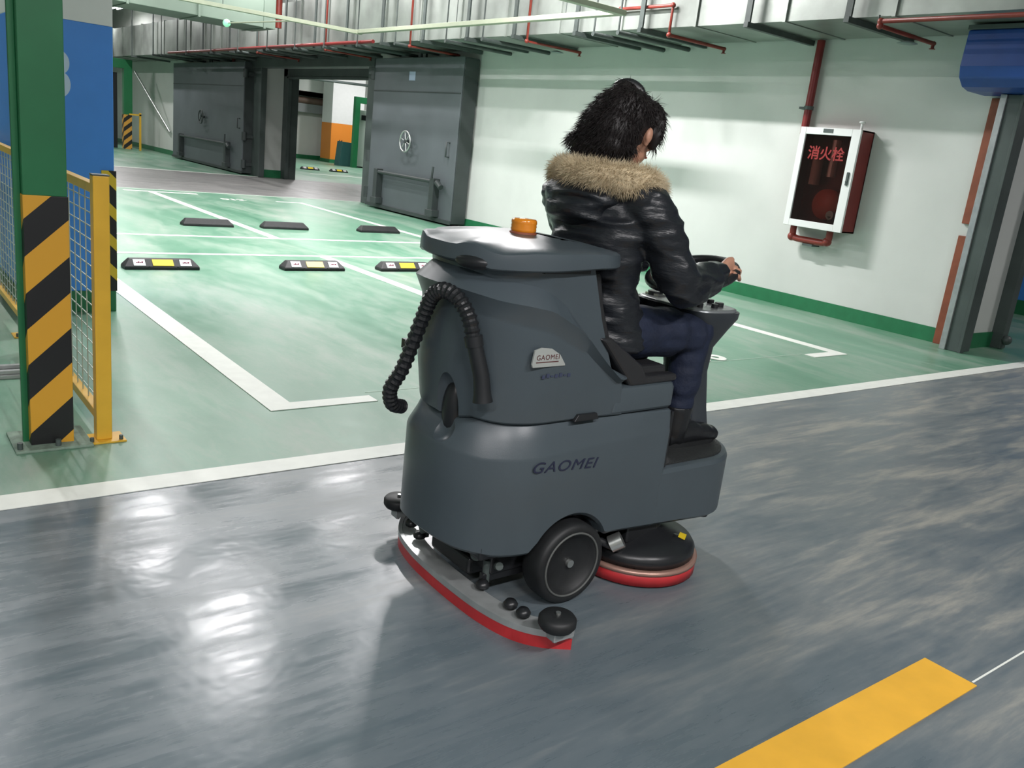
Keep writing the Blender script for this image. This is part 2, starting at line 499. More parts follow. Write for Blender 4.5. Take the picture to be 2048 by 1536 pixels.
# ================================================================== LIGHTS (twin tube fittings)
def tube_lamp(x, y, z, label, along='Y', power=LAMP_W, L=1.3, group='fluorescent ceiling lamps'):
    t = thing('tube_lamp', label, 'lamp', (x, y, z), group=group)
    def bx(name, a, w, z0, z1, m, off=0):
        if along == 'Y': return box(name, (x + off - w, y - a, z0), (x + off + w, y + a, z1), m, t, .004)
        return box(name, (x - a, y + off - w, z0), (x + a, y + off + w, z1), m, t, .004)
    bx('lamp_housing', L / 2 + .03, .075, z, z + .05, m_white)
    for s in (-.045, .045):
        p0 = (x + s, y - L / 2, z - .025) if along == 'Y' else (x - L / 2, y + s, z - .025)
        p1 = (x + s, y + L / 2, z - .025) if along == 'Y' else (x + L / 2, y + s, z - .025)
        MB().cyl(p0, p1, .014, seg=10).build('fluorescent_tube', m_tube, t)
    for s in (-1, 1):
        p = (x, y + s * L * .35) if along == 'Y' else (x + s * L * .35, y)
        MB().cyl((*p, z + .05), (*p, 5.2), .006, seg=6).build('suspension_rod', m_hang, t)
    ld = bpy.data.lights.new('lamp_light', 'AREA'); ld.shape = 'RECTANGLE'; ld.size = L; ld.size_y = .12; ld.energy = power
    ld.color = (1.0, 0.965, 0.975)
    lo = bpy.data.objects.new('lamp_light', ld); COL.objects.link(lo); lo.parent = t; lo.location = (0, 0, -.05)
    lo.rotation_euler = (0, 0, R(90) if along == 'Y' else 0)
    return t
lampspots = [(3.4, 9.2), (3.4, 12.7), (6.0, 8.4), (6.7, 12.9), (6.7, 16.6), (3.4, 16.2), (0.2, 9.2), (0.2, 13.0), (3.4, 25.0), (7.4, 20.0), (6.6, 29.5), (3.4, 32), (7.6, 34.5)]
for i, (x, y) in enumerate(lampspots):
    tube_lamp(x, y, LAMP_Z, 'twin fluorescent tube fitting hung high above the parking bays', power=LAMP_W * (3.2 if x == 6.0 else 1.0))
for x in (-3.4, -.6, 2.2):  # added lamps out of view, brightening the machine's near side
    tube_lamp(x, -2.2, 4.4, 'added unseen twin tube fill lamp above the near side of the grey lane', 'X', LAMP_W * 1.5, group='added fill lamps')
tube_lamp(12.5, 1.0, 4.4, 'twin fluorescent tube fitting beyond the right hand opening', 'X', LAMP_W * .8, group='lamps past the opening')
for x, y in ((14, 31.0), (18.5, 33.5), (14, 24)):
    tube_lamp(x, y, LAMP_Z, 'twin fluorescent tube fitting in the room behind the vehicle doorway', power=LAMP_W * 2.0, group='lamps in the back room')
tube_lamp(5.1, 21.2, 3.5, 'lit fluorescent tube low under the ducts beside the blue column', power=25, group='low lamp')

# ================================================================== FLOOR MARKINGS
def marking(name, label, rects, m=m_line, cat='floor marking', group=None, z=.004):
    mb = MB()
    for x0, y0, x1, y1 in rects: mb.box((x0, y0, 0.0005), (x1, y1, z))
    o = mb.build(name, m)
    return tag(o, label, cat, group)
marking('lane_line', 'long white line between the grey drive lane and the green bays', [(-8, 3.31, 14, 3.445)], z=.003)
marking('bay_line', 'white bay line starting right of the striped column with a foot at its corner', [(1.70, 4.21, 1.85, 9.33), (1.70, 4.10, 2.33, 4.21)])
marking('bay_line', 'white bay line disappearing behind the machine, beside the yellow patched wheel stops', [(4.38, 4.21, 4.51, 9.33), (4.1, 4.10, 4.8, 4.21)])
marking('bay_line', 'white bay line nearest the right wall ending in a foot past the rider', [(7.04, 4.26, 7.17, 9.33), (6.66, 4.15, 7.17, 4.26)])
marking('bay_head_line', 'white cross line just behind the yellow patched wheel stops', [(-2, 9.33, 7.17, 9.42)])
marking('bay_head_line', 'white cross line just in front of the plain black wheel stops', [(-2, 10.76, 7.17, 10.85)])
marking('bay_line', 'far white bay line running between the two left black wheel stops', [(4.40, 10.85, 4.53, 16.6), (4.0, 16.6, 5.3, 16.72)])
marking('bay_line', 'far white bay line right of the rightmost black wheel stop', [(7.04, 10.85, 7.15, 16.0), (6.6, 16.0, 7.15, 16.1)])
marking('road_line', 'thin pale line on the near side of the far grey road', [(-2, 17.08, 9.0, 17.16)], m_line_thin)
marking('road_line', 'thin white line on the far side of the far grey road', [(-2, 22.95, 8.9, 23.08)])
marking('lane_dash', 'yellow dash painted on the grey lane at the lower right', [(0.2, .90, 2.71, 1.07)], m_yline)
marking('setting_out_line', 'hairline white mark running through the bay number past the rider', [(2.34, 4.27, 6.64, 4.276)], m_line_thin, z=.002)
marking('setting_out_line', 'hairline white mark continuing right from the yellow dash', [(2.72, .915, 9, .921)], m_line, z=.002)
marking('back_bay_line', 'white line on the green floor beyond the vehicle doorway', [(12, 26.5, 18, 26.62)])
t = text_mesh('bay_number', '036', .40, m_line, None, (5.13, 4.30, .004), Matrix.Identity(3), extrude=.002, bold=.012, scale=(.92, 1, 1))
tag(t, 'white bay number on the green floor beside the rider', 'floor marking')
t = text_mesh('bay_number', '012', .30, m_line, None, (5.5, 15.85, .004), Matrix.Rotation(0, 3, 'Z'), extrude=.002, bold=.008)
tag(t, 'small faint white bay number in front of the far grey road', 'floor marking')

# ================================================================== WHEEL STOPS
def wheel_stop(x0, y0, patched, label, group):
    L, W, H = .68, .16, .095
    t = thing('wheel_stop', label, 'wheel stop', (x0 + L / 2, y0 + W / 2, 0), group)
    vs = [(x0, y0, 0), (x0 + L, y0, 0), (x0 + L, y0 + W, 0), (x0, y0 + W, 0)]
    e = .012
    m1 = [(x0, y0, .03), (x0 + L, y0, .03), (x0 + L, y0 + W, .03), (x0, y0 + W, .03)]
    t1 = [(x0 + .055, y0 + .07, H), (x0 + L - .055, y0 + .07, H), (x0 + L - .055, y0 + W - .03, H), (x0 + .055, y0 + W - .03, H)]
    MB().hexa(vs + m1).hexa([Vector(p) for p in m1] + t1).build('stop_body', m_black, t, .006)
    def patch(a, b, m, nm):
        # lies on the sloping front face
        f = lambda u, k: Vector((x0 + u + (.0 if k < .5 else .0), y0 + .07 * k - .0035, .03 + (H - .03) * k + .003))
        q = [f(a, .12), f(b, .12), f(b, .88), f(a, .88)]
        q2 = [p + Vector((0, .003, -.004)) for p in q]
        return MB().hexa(q + q2).build(nm, m, t)
    if patched:
        patch(.25, .44, m_ylabel, 'yellow_reflector')
        for a in (.08, .50):
            p = patch(a, a + .105, m_white, 'white_sticker')
            g = MB()
            for k in range(4):
                u = a + .025 + k * .016
                g.box((x0 + u, y0 + .026, .05), (x0 + u + .011, y0 + .036, .068 + .006 * (k % 2)))
            g.build('red_emblem', mat('sticker_red', (0.45, 0.05, 0.12), .5), p)
    for u in (.21, .47):
        MB().box((x0 + u, y0 - .001, 0.002), (x0 + u + .01, y0 + .03, .034)).build('joint_rib', m_blkp, t)
    return t
near_lab = ['black wheel stop with yellow reflector, nearest the yellow fence', 'black wheel stop with yellow reflector, middle of the near row',
            'black wheel stop with yellow reflector, partly hidden behind the machine']
for (x, lab) in zip((2.02, 3.56, 4.68), near_lab):
    wheel_stop(x, 8.37, True, lab, 'patched wheel stops')
far_lab = ['plain black wheel stop left of the far bay line', 'plain black wheel stop, middle of the far row', 'plain black wheel stop, rightmost of the far row, near the blast door']
for (x, lab) in zip((3.58, 4.68, 6.2), far_lab):
    wheel_stop(x, 11.80, False, lab, 'plain wheel stops')
for x, lab in ((12.75, 'tiny patched wheel stop seen through the doorway, the left one'), (13.85, 'tiny patched wheel stop seen through the doorway, the right one')):
    wheel_stop(x, 28.9, True, lab, 'wheel stops beyond the doorway')

# ================================================================== STRIPED GREEN STEEL COLUMN AND MESH FENCE
Yc = 3.93
col = thing('steel_column', 'green steel column with black and orange warning stripes at its foot', 'column', (.655, Yc + .07, 0))
MB().box((.57, Yc, 1.065), (.73, Yc + .012, 5.2)).box((.57, Yc + .012, 1.065), (.585, Yc + .14, 5.2)).box((.718, Yc + .012, 1.065), (.73, Yc + .14, 5.2)).box((.57, Yc + .13, 1.065), (.73, Yc + .14, 5.2)).box((.545, Yc + .05, .0), (.57, Yc + .075, 5.2)).build('shaft', m_greenp, col, .003)
m_hz = stripe_mat('hazard_stripes', (.72, .36, .03), (.012, .012, .013), .302, R(43), 'XYZ', width=.5, phase=.225)
MB().box((.568, Yc - .004, .0), (.733, Yc + .144, 1.066)).build('warning_stripes', m_hz, col, .002)
MB().box((.50, Yc - .07, 0), (.80, Yc + .2, .012)).build('base_plate', mat('grout', (.22, .3, .24), .8, var=.3, vscale=20), col, .003)
for dx, dy in ((-.03, -.04), (.115, -.04)):
    MB().cyl((.55 + dx, Yc + dy, .012), (.55 + dx, Yc + dy, .04), .012, seg=6).build('anchor_bolt', m_frame, col)

def fence(y0, y1, label, bent):
    X = .855
    f = thing('mesh_fence', label, 'fence', (X, (y0 + y1) / 2, 0), group='yellow mesh fences')
    for yy in (y0, y1):
        MB().box((X - .032, yy - .03, .008), (X + .032, yy + .03, 1.16)).build('post', m_yellow, f, .004)
        MB().box((X - .075, yy - .065, .0), (X + .085, yy + .065, .008)).build('foot_plate', m_yellow, f, .002)
        MB().box((X - .033, yy - .031, 1.16), (X + .033, yy + .031, 1.165)).build('post_cap', m_frame, f)
        for a in (-.055, .065):
            MB().cyl((X + a, yy - .045, .008), (X + a, yy - .045, .028), .009, seg=6).build('anchor_bolt', m_frame, f)
    a, b = y0 + .05, y1 - .05
    fm = MB()
    for z0 in (.10, 1.10): fm.box((X - .02, a, z0 - .02), (X + .02, b, z0 + .02))
    for yy in (a, b - .03): fm.box((X - .02, yy, .08), (X + .02, yy + .03, 1.12))
    fm.build('panel_frame', m_yellow, f, .003)
    w = MB(); n = int((b - a) / .11)
    for k in range(1, n): w.cyl((X, a + (b - a) * k / n, .1), (X, a + (b - a) * k / n, 1.1), .003, seg=5)
    for k in range(1, 17): w.cyl((X + .004, a, .1 + k / 17), (X + .004, b, .1 + k / 17), .003, seg=5)
    w.build('wire_mesh', m_wire, f)
    return f
fence(3.945, 5.55, 'yellow framed mesh fence panel standing right behind the striped column', True)
fence(6.05, 6.55, 'short yellow mesh fence panel at the left edge, in front of the blue column', False) if False else None
f2 = fence(5.95, 7.6, 'yellow mesh fence panel at the left edge of the photo, against the blue column', False)
tag(MB().box((.2, 5.0, 0), (.72, 5.18, .02)).box((.2, 5.02, .02), (.72, 5.05, .04)).box((.2, 5.13, .02), (.72, 5.16, .04)).build('floor_channel', m_sqmet, None, .003), 'grey steel channel on the floor left of the striped column', 'floor channel')

# ================================================================== BLUE COLUMN
bc = thing('concrete_column', 'big square column painted blue below white with a pale numeral', 'column', (1.03, 7.1, 0))
x0, x1, y0, y1 = .93, 1.53, 6.62, 7.6
MB().box((x0, y0, .15), (x1, y1, 1.945)).build('blue_band', m_blue, bc, .004)
MB().box((x0, y0, 1.945), (x1, y1, 5.2)).build('white_band', m_white, bc, .004)
MB().box((x0 - .006, y0 - .006, 0), (x1 + .006, y1 + .006, .15)).build('green_plinth', m_base, bc, .003)
m_cg = stripe_mat('corner_guard_stripes', (.72, .50, .03), (.012, .012, .013), .213, R(-45), 'XYZ', width=.40, phase=.05)
MB().box((x1 - .085, y0 - .014, .15), (x1 + .012, y0, 1.0)).box((x1, y0, .15), (x1 + .012, y0 + .1, 1.0)).build('corner_guard', m_cg, bc, .003)
rotF = Matrix(((1, 0, 0), (0, 0, -1), (0, 1, 0)))       # text upright, facing -Y
text_mesh('numeral', '3', .43, mat('numeral_pale', (.55, .68, .85), .5), bc, (1.075, y0 - .002, 1.455), rotF, extrude=.001, bold=.008)

# ================================================================== OVERHEAD SERVICES
DX = 7.9
duct = thing('air_duct', 'long silver sheet metal air duct running above the right wall', 'duct', (8.4, 18, 3.03))
MB().box((DX, 3.2, 3.04), (8.98, 39.9, 3.95)).build('duct_shell', m_galv, duct)
for k in range(30):
    y = 3.6 + k * 1.22
    MB().box((DX - .025, y, 3.03), (8.99, y + .035, 3.97)).build('duct_flange', m_galv, duct)
hg = None
hang_y = [5.25, 6.45, 8.05, 9.25, 10.6, 11.8, 13.1, 14.5, 15.9, 17.3, 18.8, 20.4, 22.2, 24.2, 26.4, 28.8, 31.2]
def hanger(y, low=0.0):
    t = thing('duct_hanger', 'dark steel hanger with a channel bar under the silver duct', 'duct hanger', (8.4, y, 3.0), group='duct hangers')
    MB().box((DX - .14, y - .03, 2.975), (8.98, y + .03, 3.03)).build('channel_bar', m_hang, t, .003)
    MB().box((DX - .125, y - .035, 3.03), (DX - .10, y + .035, 5.19)).build('drop_strap', m_hang, t)
    return t
h0 = hanger(hang_y[0])
hang_lab = ['dark steel duct hanger just left of the blue box, beside the disc sprinkler', 'dark steel duct hanger over the red pipe of the fire cabinet', 'dark steel duct hanger just left of the stepped red pipe',
            'dark steel duct hanger above the rider, by the end of the cream tray', 'dark steel duct hanger left of the rider, at the red drop with the disc', 'dark steel duct hanger between the rider and the right blast door']
h0['label'] = hang_lab[0]
for k, y in enumerate(hang_y[1:]):
    dup(h0, (0, y - hang_y[0], 0), hang_lab[k + 1] if k + 1 < len(hang_lab) else 'dark steel duct hanger in the close row above the doorway and blast doors')
# second set of slim bars between the hangers carrying the pipes
def slim(y):
    t = thing('pipe_bracket', 'slim dark bracket arm under the duct between the hangers', 'pipe bracket', (8.3, y, 2.95), group='pipe brackets')
    MB().cyl((DX - .25, y, 2.965), (8.95, y, 2.965), .03, seg=8).build('bracket_arm', m_hang, t)
    MB().cyl((DX - .235, y, 2.965), (DX - .235, y, 5.19), .012, seg=8).build('drop_rod', m_hang, t)
    return t
s0 = slim(8.75)
for y in (8.3, 11.2, 12.2, 13.8, 15.2, 16.6, 18.0, 19.5, 21.3, 23.2, 25.2, 27.5):
    dup(s0, (0, y - 8.75, 0))
def branch(y, label, run, disc=False, zdrop=.0):
    t = thing('sprinkler_pipe', label, 'sprinkler pipe', (8.3, y, 2.93))
    z = 2.945 + zdrop
    MB().tube([(DX - .06, p[0], p[1]) for p in run] + [(DX - .06, y, z), (8.86, y, z)], .021, 10).build('pipe', m_redp, t)
    MB().cyl((DX - .02, y + .05, z), (DX - .02, y + .05, 3.05), .01, seg=6).build('pipe_clip', m_hang, t)
    for p in [(DX - .06, y, z)] + [(DX - .06, p[0], p[1]) for p in run]:
        MB().ell(p, (.032, .032, .032), 12, 8).build('elbow', m_redp, t)
    MB().cyl((8.84, y, z + .02), (8.84, y, z - .05), .016, seg=10).cyl((8.84, y, z - .05), (8.84, y, z - .055), .03, seg=12).build('sprinkler_head', m_redp, t)
    if disc: MB().lathe([(.0, .03), (.05, .02), (.10, 0), (.0, -.004)], (8.45, y + .05, z - .06), seg=20).build('deflector_disc', mat('disc_grey', (.22, .28, .27), .4), t)
    return t
branch(7.62, 'red sprinkler pipe that steps down and ends above the fire cabinet side', [(8.5, 3.27), (7.62, 3.27)])
branch(4.93, 'red sprinkler pipe nearest the blue box, with a round disc', [(3.3, 2.985), (4.93, 2.985)], True)
branch(10.35, 'red sprinkler pipe dropping beside the cream tray above the rider', [(10.35, 3.95)], True)
branch(13.6, 'red sprinkler pipe ending above the right blast door', [(13.6, 3.95)])
branch(16.9, 'red sprinkler pipe ending above the vehicle doorway', [(16.9, 3.95)])
branch(20.5, 'red sprinkler pipe far back between the doorway and the left blast door', [(20.5, 3.95)])
p = MB().tube([(DX - .175, 14.7, 3.03), (DX - .175, 27, 3.03)], .033, 10).build('sprinkler_main', m_red, None)
tag(p, 'red main pipe running along the duct above the doorway', 'sprinkler pipe')
p = MB().cyl((7.5, 18.5, 3.35), (7.5, 18.5, 5.19), .07).build('riser_pipe', m_redp, None)
tag(p, 'thick red vertical pipe in front of the silver duct above the doorway', 'pipe')
p = MB().cyl((8.93, 25.1, 2.92), (8.93, 25.1, 3.025), .045).build('drop_pipe', m_redp, None)
tag(p, 'short dark red pipe above the left blast door', 'pipe')
gd = thing('cross_duct', 'pale green box duct crossing above the far bays', 'duct', (3, 18, 3.17))
MB().box((-7.9, 17.4, 3.2), (7.0, 18.6, 4.1)).build('duct_shell', m_galvg, gd, .01)
for k in range(12):
    MB().box((-7 + k * 1.25, 17.37, 3.18), (-6.96 + k * 1.25, 18.63, 4.12)).build('duct_flange', m_galvg, gd)
tr = thing('cable_tray', 'cream cable trunking bending in a U above the far bays', 'cable tray', (7.1, 11.3, 3.1))
MB().box((7.33, 8.05, 3.10), (7.43, 14.65, 3.16)).build('tray_run', m_tray, tr, .004)
MB().box((1.5, 14.55, 3.09), (7.43, 14.65, 3.15)).build('tray_run', m_tray, tr, .004)
MB().box((5.2, 7.95, 3.10), (7.43, 8.05, 3.16)).build('tray_run', m_tray, tr, .004)
for p_ in ((7.38, 9.0), (7.38, 11.5), (7.38, 13.8), (5.0, 14.6), (6.5, 8.0), (3.0, 14.6)):
    MB().cyl((*p_, 3.15), (*p_, 5.19), .006, seg=6).build('drop_rod', m_hang, tr)
el = thing('emergency_globe', 'small round greenish lamp on a thin rod at the end of the tray', 'lamp', (5.9, 17.0, 3.08))
MB().ell((5.9, 17.0, 3.12), (.07, .07, .07)).build('globe', mat('green_globe', (.35, .75, .5), .3, emit=(.2, .7, .4), estr=.7), el)
MB().cyl((5.9, 17.0, 3.12), (6.35, 14.67, 3.14), .012, seg=8).build('rod', m_tray, el)

# ================================================================== FIRE CABINET
fc = thing('fire_cabinet', 'red fire hose cabinet with white framed glass door on the wall', 'fire cabinet', (8.87, 5.83, .97))
cx0, cx1, cy0, cy1, cz0, cz1 = 8.76, 8.995, 5.45, 6.21, .97, 2.07
c = MB().box((cx0, cy0, cz0), (cx1, cy0 + .02, cz1)).box((cx0, cy1 - .02, cz0), (cx1, cy1, cz1)).box((cx0, cy0, cz0), (cx1, cy1, cz0 + .02)).box((cx0, cy0, cz1 - .02), (cx1, cy1, cz1)).box((cx1 - .02, cy0, cz0), (cx1, cy1, cz1))
c.build('cabinet_box', m_red, fc, .003)
b = .075
d = MB().box((cx0 - .03, cy0, cz0), (cx0, cy0 + b + .03, cz1)).box((cx0 - .03, cy1 - b, cz0), (cx0, cy1, cz1)).box((cx0 - .03, cy0 + b + .03, cz0), (cx0, cy1 - b, cz0 + b)).box((cx0 - .03, cy0 + b + .03, cz1 - b), (cx0, cy1 - b, cz1))
door = d.build('cabinet_door', m_white, fc, .004)
MB().box((cx0 - .012, cy0 + b, cz0 + b), (cx0 - .006, cy1 - b, cz1 - b)).build('glass_pane', glass_mat('dark_glass', (.72, .60, .58), rough=.02), door)
rotW = Matrix(((0, 0, -1), (-1, 0, 0), (0, 1, 0)))      # text upright, facing -X
text_mesh('red_lettering', '消火栓', .155, mat('letter_red', (.30, .02, .02), .4), door, (cx0 - .014, cy1 - .14, 1.74), rotW, extrude=.0006, bold=.003)
MB().box((cx0 - .045, cy0 + .035, 1.48), (cx0 - .03, cy0 + .06, 1.62)).cyl((cx0 - .05, cy0 + .048, 1.52), (cx0 - .03, cy0 + .048, 1.52), .012, seg=10).build('door_latch', m_frame, door)
MB().box((cx0 - .036, cy1 - .42, cz1 - .05), (cx0 - .03, cy1 - .30, cz1 - .01)).build('name_plate', m_frame, door)
MB().lathe([(.0, -.03), (.17, -.03), (.17, -.02), (.05, -.015), (.05, .015), (.17, .02), (.17, .03), (0, .03)], (8.87, 5.78, 1.25), 'X', 28).build('hose_reel', mat('reel_red', (.75, .10, .05), .4), fc)
MB().tube([(8.87, 5.6 + .0, 1.98), (8.87, 5.6, 1.35)], .05, 12).build('extinguisher', m_redp, fc)
MB().tube([(8.87, 6.0, 1.85), (8.87, 6.0, 1.45)], .06, 12).build('folded_hose', mat('hose_canvas', (.62, .34, .30), .8), fc)
MB().tube([(8.80, 5.75, 1.95), (8.80, 5.75, 1.55)], .05, 12).build('folded_hose', mat('hose_canvas', (.62, .34, .30), .8), fc)
MB().cyl((8.86, 5.66, 1.02), (8.80, 5.66, 1.14), .035, seg=14).cyl((8.80, 5.66, 1.14), (8.78, 5.66, 1.14), .05, seg=14).build('valve', m_steel, fc)
MB().cyl((8.80, cy0 + .05, cz1), (8.80, cy0 + .05, cz1 + .07), .014, seg=10).ell((8.80, cy0 + .05, cz1 + .08), (.035, .035, .016)).build('alarm_knob', m_white, fc)
# feed pipe, with an elbow loop below the cabinet
fp = thing('fire_main_pipe', 'dark red pipe dropping from the duct to the top of the fire cabinet', 'pipe', (8.93, 6.18, 2.0))
MB().cyl((8.93, 6.30, 2.0), (8.93, 6.30, 3.025), .045, seg=16).build('pipe', m_red, fp)
MB().cyl((8.93, 6.30, 2.27), (8.93, 6.30, 2.31), .055, seg=16).box((8.9, 6.34, 2.275), (9.0, 6.41, 2.30)).build('pipe_clamp', m_frame, fp)
lp = thing('elbow_pipe', 'dark red pipe loop with elbows just under the fire cabinet', 'pipe', (8.87, 5.9, .78))
MB().tube(smooth_path([(8.87, 6.15, .965), (8.87, 6.15, .90), (8.87, 6.14, .845), (8.87, 6.08, .825), (8.87, 5.9, .822), (8.87, 5.74, .822), (8.87, 5.68, .835), (8.87, 5.665, .88), (8.87, 5.665, .965)], 5), .038, 14).build('pipe', m_redp, lp)
MB().ell((8.87, 6.15, .84), (.052, .052, .052)).ell((8.87, 5.68, .84), (.052, .052, .052)).build('elbow', m_redp, lp)
MB().box((8.85, 5.85, .76), (9.0, 5.98, .785)).build('pipe_clamp', m_frame, lp)

# ================================================================== RIGHT OPENING
jb = thing('trim_3', 'dark steel door post at the right opening with rust brown edge', 'door post', (8.85, 4.05, 0), kind='structure')
MB().box((8.74, 3.90, 0), (8.98, 4.03, 2.46)).build('post_web', m_frame, jb, .006)
MB().box((8.72, 4.03, 0), (8.99, 4.09, 2.46)).build('pale_flange', m_sqmet, jb, .004)
MB().box((8.72, 3.87, 0), (8.80, 3.90, 2.46)).build('front_flange', m_frame, jb, .004)
MB().box((8.965, 4.12, 0), (8.998, 4.28, 1.12)).box((8.965, 4.12, 1.24), (8.998, 4.28, 2.45)).build('rust_edge', m_rust, jb, .004)
jb2 = thing('trim_4', 'grey steel post on the far side of the right opening', 'door post', (9.7, 3.95, 0), kind='structure')
MB().box((9.62, 3.88, 0), (9.74, 4.02, 3.1)).build('post_web', m_frame, jb2, .006)
MB().ell((9.66, 3.85, .1), (.06, .05, .05)).build('hinge_knuckle', m_frame, jb2)
bb = thing('blue_box', 'dark blue rounded box mounted over the right opening', 'box', (8.65, 3.0, 2.46))
pr = [(8.38, 2.98), (8.36, 2.66), (8.39, 2.56), (8.48, 2.49), (8.6, 2.465), (8.95, 2.465), (8.95, 2.98)]
MB().prism(pr, 'Y', -1.0, 4.36).build('box_shell', m_bluebox, bb, .015)
MB().box((8.36, -1, 2.98), (8.96, 4.36, 3.02)).build('top_rail', m_frame, bb, .004)
# beyond the right opening
c2 = thing('far_column', 'blue painted column just visible through the right opening', 'column', (13.6, 4.9, 0))
MB().box((13.2, 4.75, .2), (14.2, 5.6, 5.2)).build('blue_band', m_blue, c2, .005)
MB().box((13.19, 4.74, 0), (14.21, 5.61, .2)).build('green_plinth', m_base, c2, .003)
struct('wall_side_room', MB().box((9.65, 9.5, 0), (22, 9.7, 5.2)), m_wall)
struct('wall_side_room_end', MB().box((21.8, -7, 0), (22, 9.5, 5.2)), m_wall)

# ================================================================== BACK ROOM BEYOND THE VEHICLE DOORWAY
Yb = 38.0
struct('wall_back_room', MB().box((9.65, Yb, 2.75), (30, Yb + .2, 5.2)).box((9.65, Yb, 0), (11.5, Yb + .2, 2.75)).box((18.3, Yb, 0), (30, Yb + .2, 2.75)), m_wall)
struct('wall_alcove', MB().box((11.3, Yb + .6, 0), (18.5, Yb + .8, 2.75)).box((18.3, Yb, 0), (18.5, Yb + .8, 2.75)).box((11.3, Yb, 2.75), (18.5, Yb + .8, 2.95)), m_wall)
struct('baseboard_back_room', MB().box((11.5, Yb + .58, 0), (18.3, Yb + .6, .18)), m_base)
struct('wall_room_side', MB().box((29.8, 9.7, 0), (30, 38, 5.2)), m_wall)
rs = thing('roller_shutter', 'brown rolled up shutter at the head of the alcove in the back room', 'roller shutter', (15, Yb + .2, 2.4))
MB().cyl((11.6, Yb + .25, 2.56), (18.1, Yb + .25, 2.56), .15).build('rolled_curtain', mat('shutter_brown', (.12, .08, .06), .6), rs)
MB().box((11.6, Yb + .2, 2.05), (18.1, Yb + .24, 2.45)).build('curtain_end', mat('shutter_grey', (.22, .24, .24), .6), rs)
oc = thing('orange_column', 'column painted orange below white with small black marks, in the back room', 'column', (18.2, 37.0, 0))
MB().box((17.45, 36.6, .15), (19.0, 37.6, 1.72)).build('orange_band', m_orange, oc, .005)
MB().box((17.45, 36.6, 1.72), (19.0, 37.6, 5.2)).build('white_band', m_white, oc, .005)
MB().box((17.44, 36.59, 0), (19.01, 37.61, .15)).build('green_plinth', m_base, oc)
mk = MB()
for k in range(5):
    z = .22 + k * .18
    mk.prism([(17.86, z + .09), (17.92, z + .02), (18.0, z + .09), (18.0, z + .05), (17.92, z - .03), (17.86, z + .05)], 'Y', 36.57, 36.6)
mk.build('chevron_marks', m_blkp, oc)
gf = thing('green_frame', 'green steel frame with a pale cabinet inside, in the back room', 'steel frame', (17.9, 33.8, 0))
MB().box((17.1, 33.7, 0), (17.32, 33.9, 2.85)).box((17.32, 33.7, 2.6), (18.6, 33.9, 2.85)).build('frame', m_greenp, gf, .005)
MB().box((17.42, 34.0, .05), (18.4, 34.3, 2.35)).build('cabinet', mat('cabinet_pale', (.45, .5, .46), .5), gf, .01)
MB().box((17.55, 33.98, 1.95), (17.85, 34.0, 2.15)).build('meter_window', m_blkp, gf)
t = tag(MB().prism([(16.85, .0), (17.95, .0), (17.9, .95), (16.95, 1.0)], 'Y', 34.4, 34.9).build('equipment_box', m_teal, None, .01), 'dark teal equipment box on the floor beside the orange column', 'box')
t = tag(MB().cyl((13.2, 34, 3.25), (20, 30.5, 3.25), .05).build('conduit', m_frame, None), 'grey conduit crossing high in the back room', 'pipe')
t = tag(MB().tube(smooth_path([(15.9, Yb + .5, 2.0), (15.9, Yb + .4, .7), (15.75, Yb + .4, .6)], 4), .05).build('alcove_pipe', m_red, None), 'dark red pipe standing in the alcove of the back room', 'pipe')
t = tag(MB().cyl((18.25, 33.6, 2.9), (18.25, 33.6, 5.2), .04).lathe([(.03, 0), (.12, .05), (.12, .12), (.03, .16)], (18.25, 33.6, 2.86), seg=16).build('valve_pipe', m_red, None), 'thin red pipe with a valve over the green frame in the back room', 'pipe')

# far left, seen through the gap beside the blue column
gl = thing('green_frame', 'green steel frame with striped foot far behind the blue column', 'steel frame', (7.9, 33, 0))
MB().box((7.95, 32.9, 1.15), (8.22, 33.15, 2.95)).box((7.0, 32.9, 2.65), (7.95, 33.15, 2.95)).build('frame', m_greenp, gl, .005)
MB().box((7.94, 32.89, 0), (8.2, 33.16, 1.15)).build('warning_stripes', stripe_mat('far_stripes', (.72, .36, .06), (.02, .02, .02), .3, R(40), 'XYZ'), gl)
MB().box((7.3, 33.2, 0), (7.8, 33.3, 2.5)).build('dark_panel', m_blkp, gl)
t = thing('mesh_fence', 'small yellow fence post pair far behind the blue column', 'fence', (8.3, 32.5, 0))
MB().box((8.32, 32.4, 0), (8.38, 32.46, 1.25)).box((8.0, 32.4, 1.15), (8.38, 32.46, 1.2)).build('post', m_yellow, t)
t = tag(MB().cyl((8.27, 32.8, 2.6), (8.93, 31.0, .75), .04).build('brace_rod', m_steel, None), 'pale steel brace rod leaning between the far green frame and wall', 'brace')

# ================================================================== THE FLOOR SCRUBBER
CYm = 2.2
SC = thing('floor_scrubber', 'grey ride-on floor scrubber with amber beacon and red squeegee', 'floor scrubber', (2.0, CYm, 0))
def plan(xr, xf, hw, rr, rf, n=14, step=.012):
    """rounded plan outline, anticlockwise from the near rear corner; returns points"""
    pts = []
    def arc(cx, cy, r, a0, a1, k):
        for i in range(k + 1):
            a = a0 + (a1 - a0) * i / k
            pts.append((cx + r * math.cos(a), cy + r * math.sin(a)))
    def line(xa, xb, y):
        k = max(2, int(abs(xb - xa) / step))
        for i in range(1, k): pts.append((xa + (xb - xa) * i / k, y))
    arc(xr + rr, CYm - hw + rr, rr, R(180), R(270), n)
    line(xr + rr, xf - rf, CYm - hw)
    arc(xf - rf, CYm - hw + rf, rf, R(270), R(360), n)
    arc(xf - rf, CYm + hw - rf, rf, R(0), R(90), n)
    line(xf - rf, xr + rr, CYm + hw)
    arc(xr + rr, CYm + hw - rr, rr, R(90), R(180), n)
    return pts
